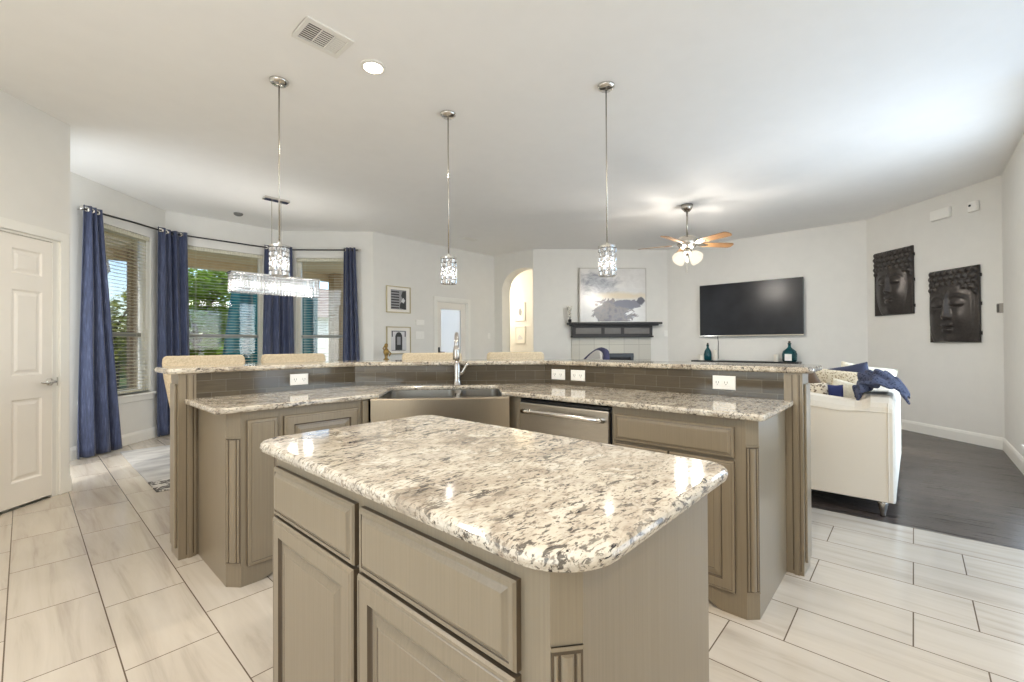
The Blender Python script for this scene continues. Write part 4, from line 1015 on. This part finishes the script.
# ------------------------------------------------------------------ sofa with cushions and throw
t = thing('sofa', 'white slipcovered sofa standing end-on beside the bar', 'sofa', (4.0, .10, 0))
def soft(x0, x1, y0, y1, z0, z1, r, name, mat=LINEN, sub=0, par=t, crown=.0):
    p = round_poly([(x0, y0), (x1, y0), (x1, y1), (x0, y1)], r, 4)
    m = MB(); m.loft([[(x, y, z) for x, y in inset(p, d)] for d, z in ((r*.35, z0), (0, z0+r*.5), (0, z1-r), (r*.3, z1-r*.3), (r, z1))]); return m.build(name, mat, par, smooth=False, bevel=.006)
soft(.20, 1.72, -.0, .98, .115, .40, .03, 'base')
soft(.17, 1.92, 0.0, .20, .41, .84, .05, 'back')
def arm_top(y):
    if y < .13: return .842-.03*max(0, (.03-y)/.03)**2
    if y < .22: return .842-.040*sin((y-.13)/.09*pi/2)
    return .802+.045*min(1, (y-.22)/.40)
m = MB(); ys = [0, .012, .03, .07, .11, .13, .15, .18, .22, .30, .40, .52, .64, .80, .95, .975, .985]
R_ = []
for y in ys:
    zt_ = arm_top(y); e = .02 if y in (0, .985) else 0
    R_.append([(e, y, .115), (.20-e, y, .115), (.20-e, y, zt_-.05), (.185-e, y, zt_-.015), (.13, y, zt_), (.06, y, zt_-.010), (.02+e, y, zt_-.045), (.004+e, y, zt_-.075), (e, y, zt_-.10)])
m.loft(R_); m.build('arm', LINEN, t, smooth=False, bevel=.006)
m = MB(); m.loft([[(1.92-x, y, z) for x, y, z in r] for r in R_]); m.build('arm', LINEN, t, bevel=.006)
m = MB(); m.tube([(-.001, y, arm_top(y)-.085 if y > .2 else .735) for y in (.02, .1, .2, .3, .45, .6, .8, .97)], .005, 6); m.build('piping', LINEN, t)
m = MB(); m.tube([(-.002, .035, .13), (-.002, .035, .5), (-.002, .035, .80)], .004, 6); m.build('piping', LINEN, t)
soft(.21, .95, .21, .98, .40, .56, .05, 'seat_cushion'); soft(.97, 1.71, .21, .98, .40, .56, .05, 'seat_cushion')
for x in (.05, 1.86):
    for y in (.07, .91): MB().lathe([(0, 0), (.016, 0), (.016, .03), (.022, .05), (.03, .09), (.032, .116), (0, .116)], 14, (x, y, 0)).build('leg', NICKEL, t, smooth=True)
def pillow(label, loc, w, h, th, rot, mat):
    m = MB(); n_ = 14
    def sgn(side):
        def fn(u_, v_):
            a_, b_ = 2*u_-1, 2*v_-1; k = ((1-a_**4)*(1-b_**4))**.6
            pin = 1-.07*(1-abs(a_))*(b_**2)-.0; pin2 = 1-.07*(1-abs(b_))*(a_**2)
            return (a_*w/2*pin2, side*th/2*k, b_*h/2*pin)
        return fn
    m.grid(sgn(-1), n_, n_); m.grid(sgn(1), n_, n_)
    o = m.build('throw_pillow', mat, smooth=True, loc=loc); o.rotation_euler = rot
    return tag(o, label, 'pillow', 'throw pillows heaped on the sofa')
BROWN = plain('brown_velvet', (98,78,60), .8, var=.2, scale=20); NAVYP = plain('navy_cotton', (38,48,96), .85); DNAVY = plain('slate_navy', (52,56,78), .85)
CREAM = m_weave('cream_cotton', (220,212,190), (234,228,208)); DOT = m_spots('dotted_cotton', (218,206,184), (116,98,78), 48); DOT2 = m_spots('tan_pattern', (206,190,160), (150,128,98), 60)
pillow('brown velvet pillow on the sofa just past the bar end', (4.46, .665, .845), .22, .22, .09, (radians(12), radians(32), radians(88)), BROWN)
pillow('cream pillow with brown dots leaning inside the near sofa arm', (4.29, .69, .76), .40, .26, .09, (radians(10), radians(4), radians(92)), DOT)
pillow('tan patterned pillow behind the dotted one on the sofa', (4.70, .56, .82), .48, .36, .11, (radians(12), radians(-8), radians(95)), DOT2)
pillow('small bright navy pillow among the cream pillows on the sofa', (4.275, .455, .80), .10, .18, .05, (radians(5), radians(3), radians(92)), NAVYP)
pillow('flat slate navy pillow behind the tan patterned one at the back of the heap', (4.90, .42, .92), .30, .20, .08, (radians(5), radians(14), radians(88)), DNAVY)
pillow('cream pillow in front beside the small navy pillow', (4.40, .38, .80), .26, .22, .09, (radians(15), radians(-12), radians(92)), CREAM)
pillow('large pale cream pillow standing highest at the sofa back', (5.05, .33, .82), .40, .40, .12, (radians(8), radians(-9), radians(88)), CREAM)
# chunky navy throw over the back corner
THROW = m_spots('navy_knit', (74,80,102), (44,50,72), 60)
def fn(u_, v_):
    # u along the sofa back, v from the seat side over the top and a little down the outside
    path = [(.20, .76), (.20, .85), (.17, .93), (.11, .975), (.03, .965), (-.025, .92), (-.05, .85)]
    k = v_*(len(path)-1); i = min(int(k), len(path)-2); f = k-i
    y = path[i][0]*(1-f)+path[i+1][0]*f; z = path[i][1]*(1-f)+path[i+1][1]*f
    w = .024*sin(11*u_+5*v_)+.020*sin(23*u_-13*v_)+.013*sin(37*v_+15*u_)
    e = (2*abs(u_-.5))**4
    z += w*(1-.3*e)-.07*e*(1-.5*v_); y += .7*w-.02*sin(7*u_)
    x = .06+.46*u_+.02*sin(9*v_)
    return (4.0+x, .10+y, max(z, .862 if 0 < y < .2 else .6))
o = MB().grid(fn, 44, 34).build('throw_blanket', THROW, solid=.018, smooth=True, subsurf=1)
tag(o, 'chunky navy knitted throw heaped over the back corner of the sofa', 'blanket')

# ------------------------------------------------------------------ outside the bay windows
GRASS = plain('lawn', (104,124,70), .95, var=.25, scale=3)
struct(MB().box(-18, 24, 8.4, 34, -.25, -.15), 'ground_lawn', GRASS)
struct(MB().box(-6, 10, 6.0, 11.6, -.14, -.105), 'ground_patio', plain('concrete', (176,170,160), .9))
struct(MB().box(-14, 24, -14, -2.2, -.25, -.15), 'ground_yard', plain('bounce_paving', (190,184,172), .9))  # unseen ground, made pale to bounce sunlight up to the ceiling
SOFF = plain('tan_soffit', (226,206,164), .8, var=.06, scale=10)
t = thing('patio_cover', 'tan boarded patio cover outside the bay windows', 'patio cover', (2.0, 9.6, 0))
MB().box(-5.5, 3.0, -1.7, -.05, 2.78, 2.92).build('soffit', SOFF, t)
MB().box(-5.5, 3.0, -.1, .05, 2.62, 2.80).build('fascia', SOFF, t, bevel=.01)
POSTM = plain('tan_brick', (172,148,112), .85, var=.2, scale=25)
for x in (2.66, -.70): MB().box(x-.17, x+.17, -.35, -.1, -.105, 2.78).build('post', POSTM, t, bevel=.008)
# teal outdoor drape
TEALC = m_translucent('teal_canvas', (36,98,104), .35)
t = thing('outdoor_drape', 'teal outdoor shade cloth hanging on the patio behind the bay windows', 'shade cloth', (3.3, 11.2, 0))
def fn(u_, v_):
    x0 = 2.72-2.0+.30*v_-.02; x0 = -.50+.34*v_; x1 = 1.72
    return (x0+(x1-x0)*u_, .05*sin(u_*26+v_*2)+.02*sin(u_*61), -.05+2.72*v_)
MB().grid(fn, 90, 8).build('cloth', TEALC, t, solid=.004, smooth=True)
MB().tube([(-.4, 0, 2.69), (1.75, 0, 2.69)], .012, 8).build('rail', BLACK, t)
# trees, hedge and neighbouring house
LEAFM = [m_translucent('leaf_green', (128,158,58), .35), m_translucent('leaf_yellow_green', (166,174,80), .35)]
def tree(label, x, y, h, R, n, seed, mat):
    rnd = random.Random(seed)
    t = thing('tree', label, 'tree', (x, y, -.2))
    m = MB(); m.tube([(0, 0, 0), (.05, 0, h*.35), (-.05, .03, h*.7)], [.13, .10, .04], 8)
    for k in range(6):
        a_ = k*1.05; m.tube([(0, 0, h*(.3+.06*k)), (R*.6*cos(a_), R*.6*sin(a_), h*(.5+.07*k))], [.05, .015], 6)
    m.build('trunk', plain('bark', (92,74,56), .9, scale=20), t)
    m = MB()
    cl = [(rnd.uniform(-.6, .6)*R, rnd.uniform(-.6, .6)*R, h*.62+rnd.uniform(-.38, .36)*h) for _ in range(44)]
    for k in range(n):
        c_ = cl[k % len(cl)]; d_ = Vector((rnd.gauss(0, 1), rnd.gauss(0, 1), rnd.gauss(0, .8))).normalized()*R*.36*rnd.random()**.4
        s_ = rnd.uniform(.06, .13); T = Matrix.Translation((c_[0]+d_.x, c_[1]+d_.y, c_[2]+d_.z)) @ Matrix.Rotation(rnd.uniform(0, 6.3), 4, 'Z') @ Matrix.Rotation(rnd.uniform(-1, 1), 4, 'X')
        m.T = T; m.add([(-s_, 0, 0), (0, -s_*.45, .01), (s_, 0, 0), (0, s_*.45, .01)], [(0, 1, 2, 3)])
    m.build('foliage', mat, t)
tree('bushy green tree outside the middle bay window', 3.30, 15.2, 3.5, 1.5, 9000, 3, LEAFM[0])
tree('yellow green tree outside the bay window nearest the panelled door', 1.95, 19.0, 3.2, 1.1, 3200, 5, LEAFM[1])
tree('broad dark green tree at the end of the garden behind the bushy one', 5.6, 22.5, 2.6, 2.4, 5000, 11, LEAFM[0])
tree('low spreading green tree at the garden end, seen past the yellow green tree', 2.2, 26.0, 2.5, 2.4, 4000, 12, LEAFM[0])
t = thing('neighbour_house', 'dark grey neighbouring house wall beyond the bay window', 'house', (-1.6, 14.0, 0))
MB().box(-4, 2.9, 0, 3, -.2, 3.0).build('wall', plain('house_siding', (74,72,70), .85, scale=2), t)
m = MB(); m.add([(-4.4, -.3, 2.95), (2.95, -.3, 2.95), (2.95, 3.3, 2.95), (-4.4, 3.3, 2.95), (-4.4, 1.5, 4.2), (2.95, 1.5, 4.2)], [(0, 1, 5, 4), (2, 3, 4, 5), (0, 4, 3), (1, 2, 5), (0, 3, 2, 1)]); m.build('roof', plain('shingles', (92,86,82), .9, scale=15), t)
t = thing('neighbour_house', 'pale neighbouring house beyond the bay window nearest the framed photos', 'house', (11.4, 21.0, 0))
MB().box(-3, 4, 0, 6, -.2, 2.6).build('wall', plain('white_siding', (214,208,198), .85, scale=2), t)
m = MB(); m.add([(-3.4, -.4, 2.55), (4.4, -.4, 2.55), (4.4, 6.4, 2.55), (-3.4, 6.4, 2.55), (-3.4, 3, 4.3), (4.4, 3, 4.3)], [(0, 1, 5, 4), (2, 3, 4, 5), (0, 4, 3), (1, 2, 5), (0, 3, 2, 1)]); m.build('roof', plain('brown_shingles', (120,104,90), .9, scale=15), t)
tag(MB().box(-2.2, 3.0, 0, .2, -.2, 2.9).build('added_bright_wall', plain('reflector_white', (240,238,232), .85, var=.02), loc=(7.7, 9.8, 0), bevel=.02), 'white wall added outside the glazed door to brighten its glass', 'wall')  # sunlit reflector added to whiten the view through the door glass
t = thing('garden_fence', 'brown board fence at the end of the garden', 'fence', (3, 30, 0))
MB().box(-14, 14, 0, .05, -.2, 1.7).build('boards', plain('fence_wood', (146,118,86), .85, var=.2, scale=4), t)
lamp('hall_lamp', 'POINT', (7.35, 7.35, 2.2), 26, (1, .90, .76), radius=.12)
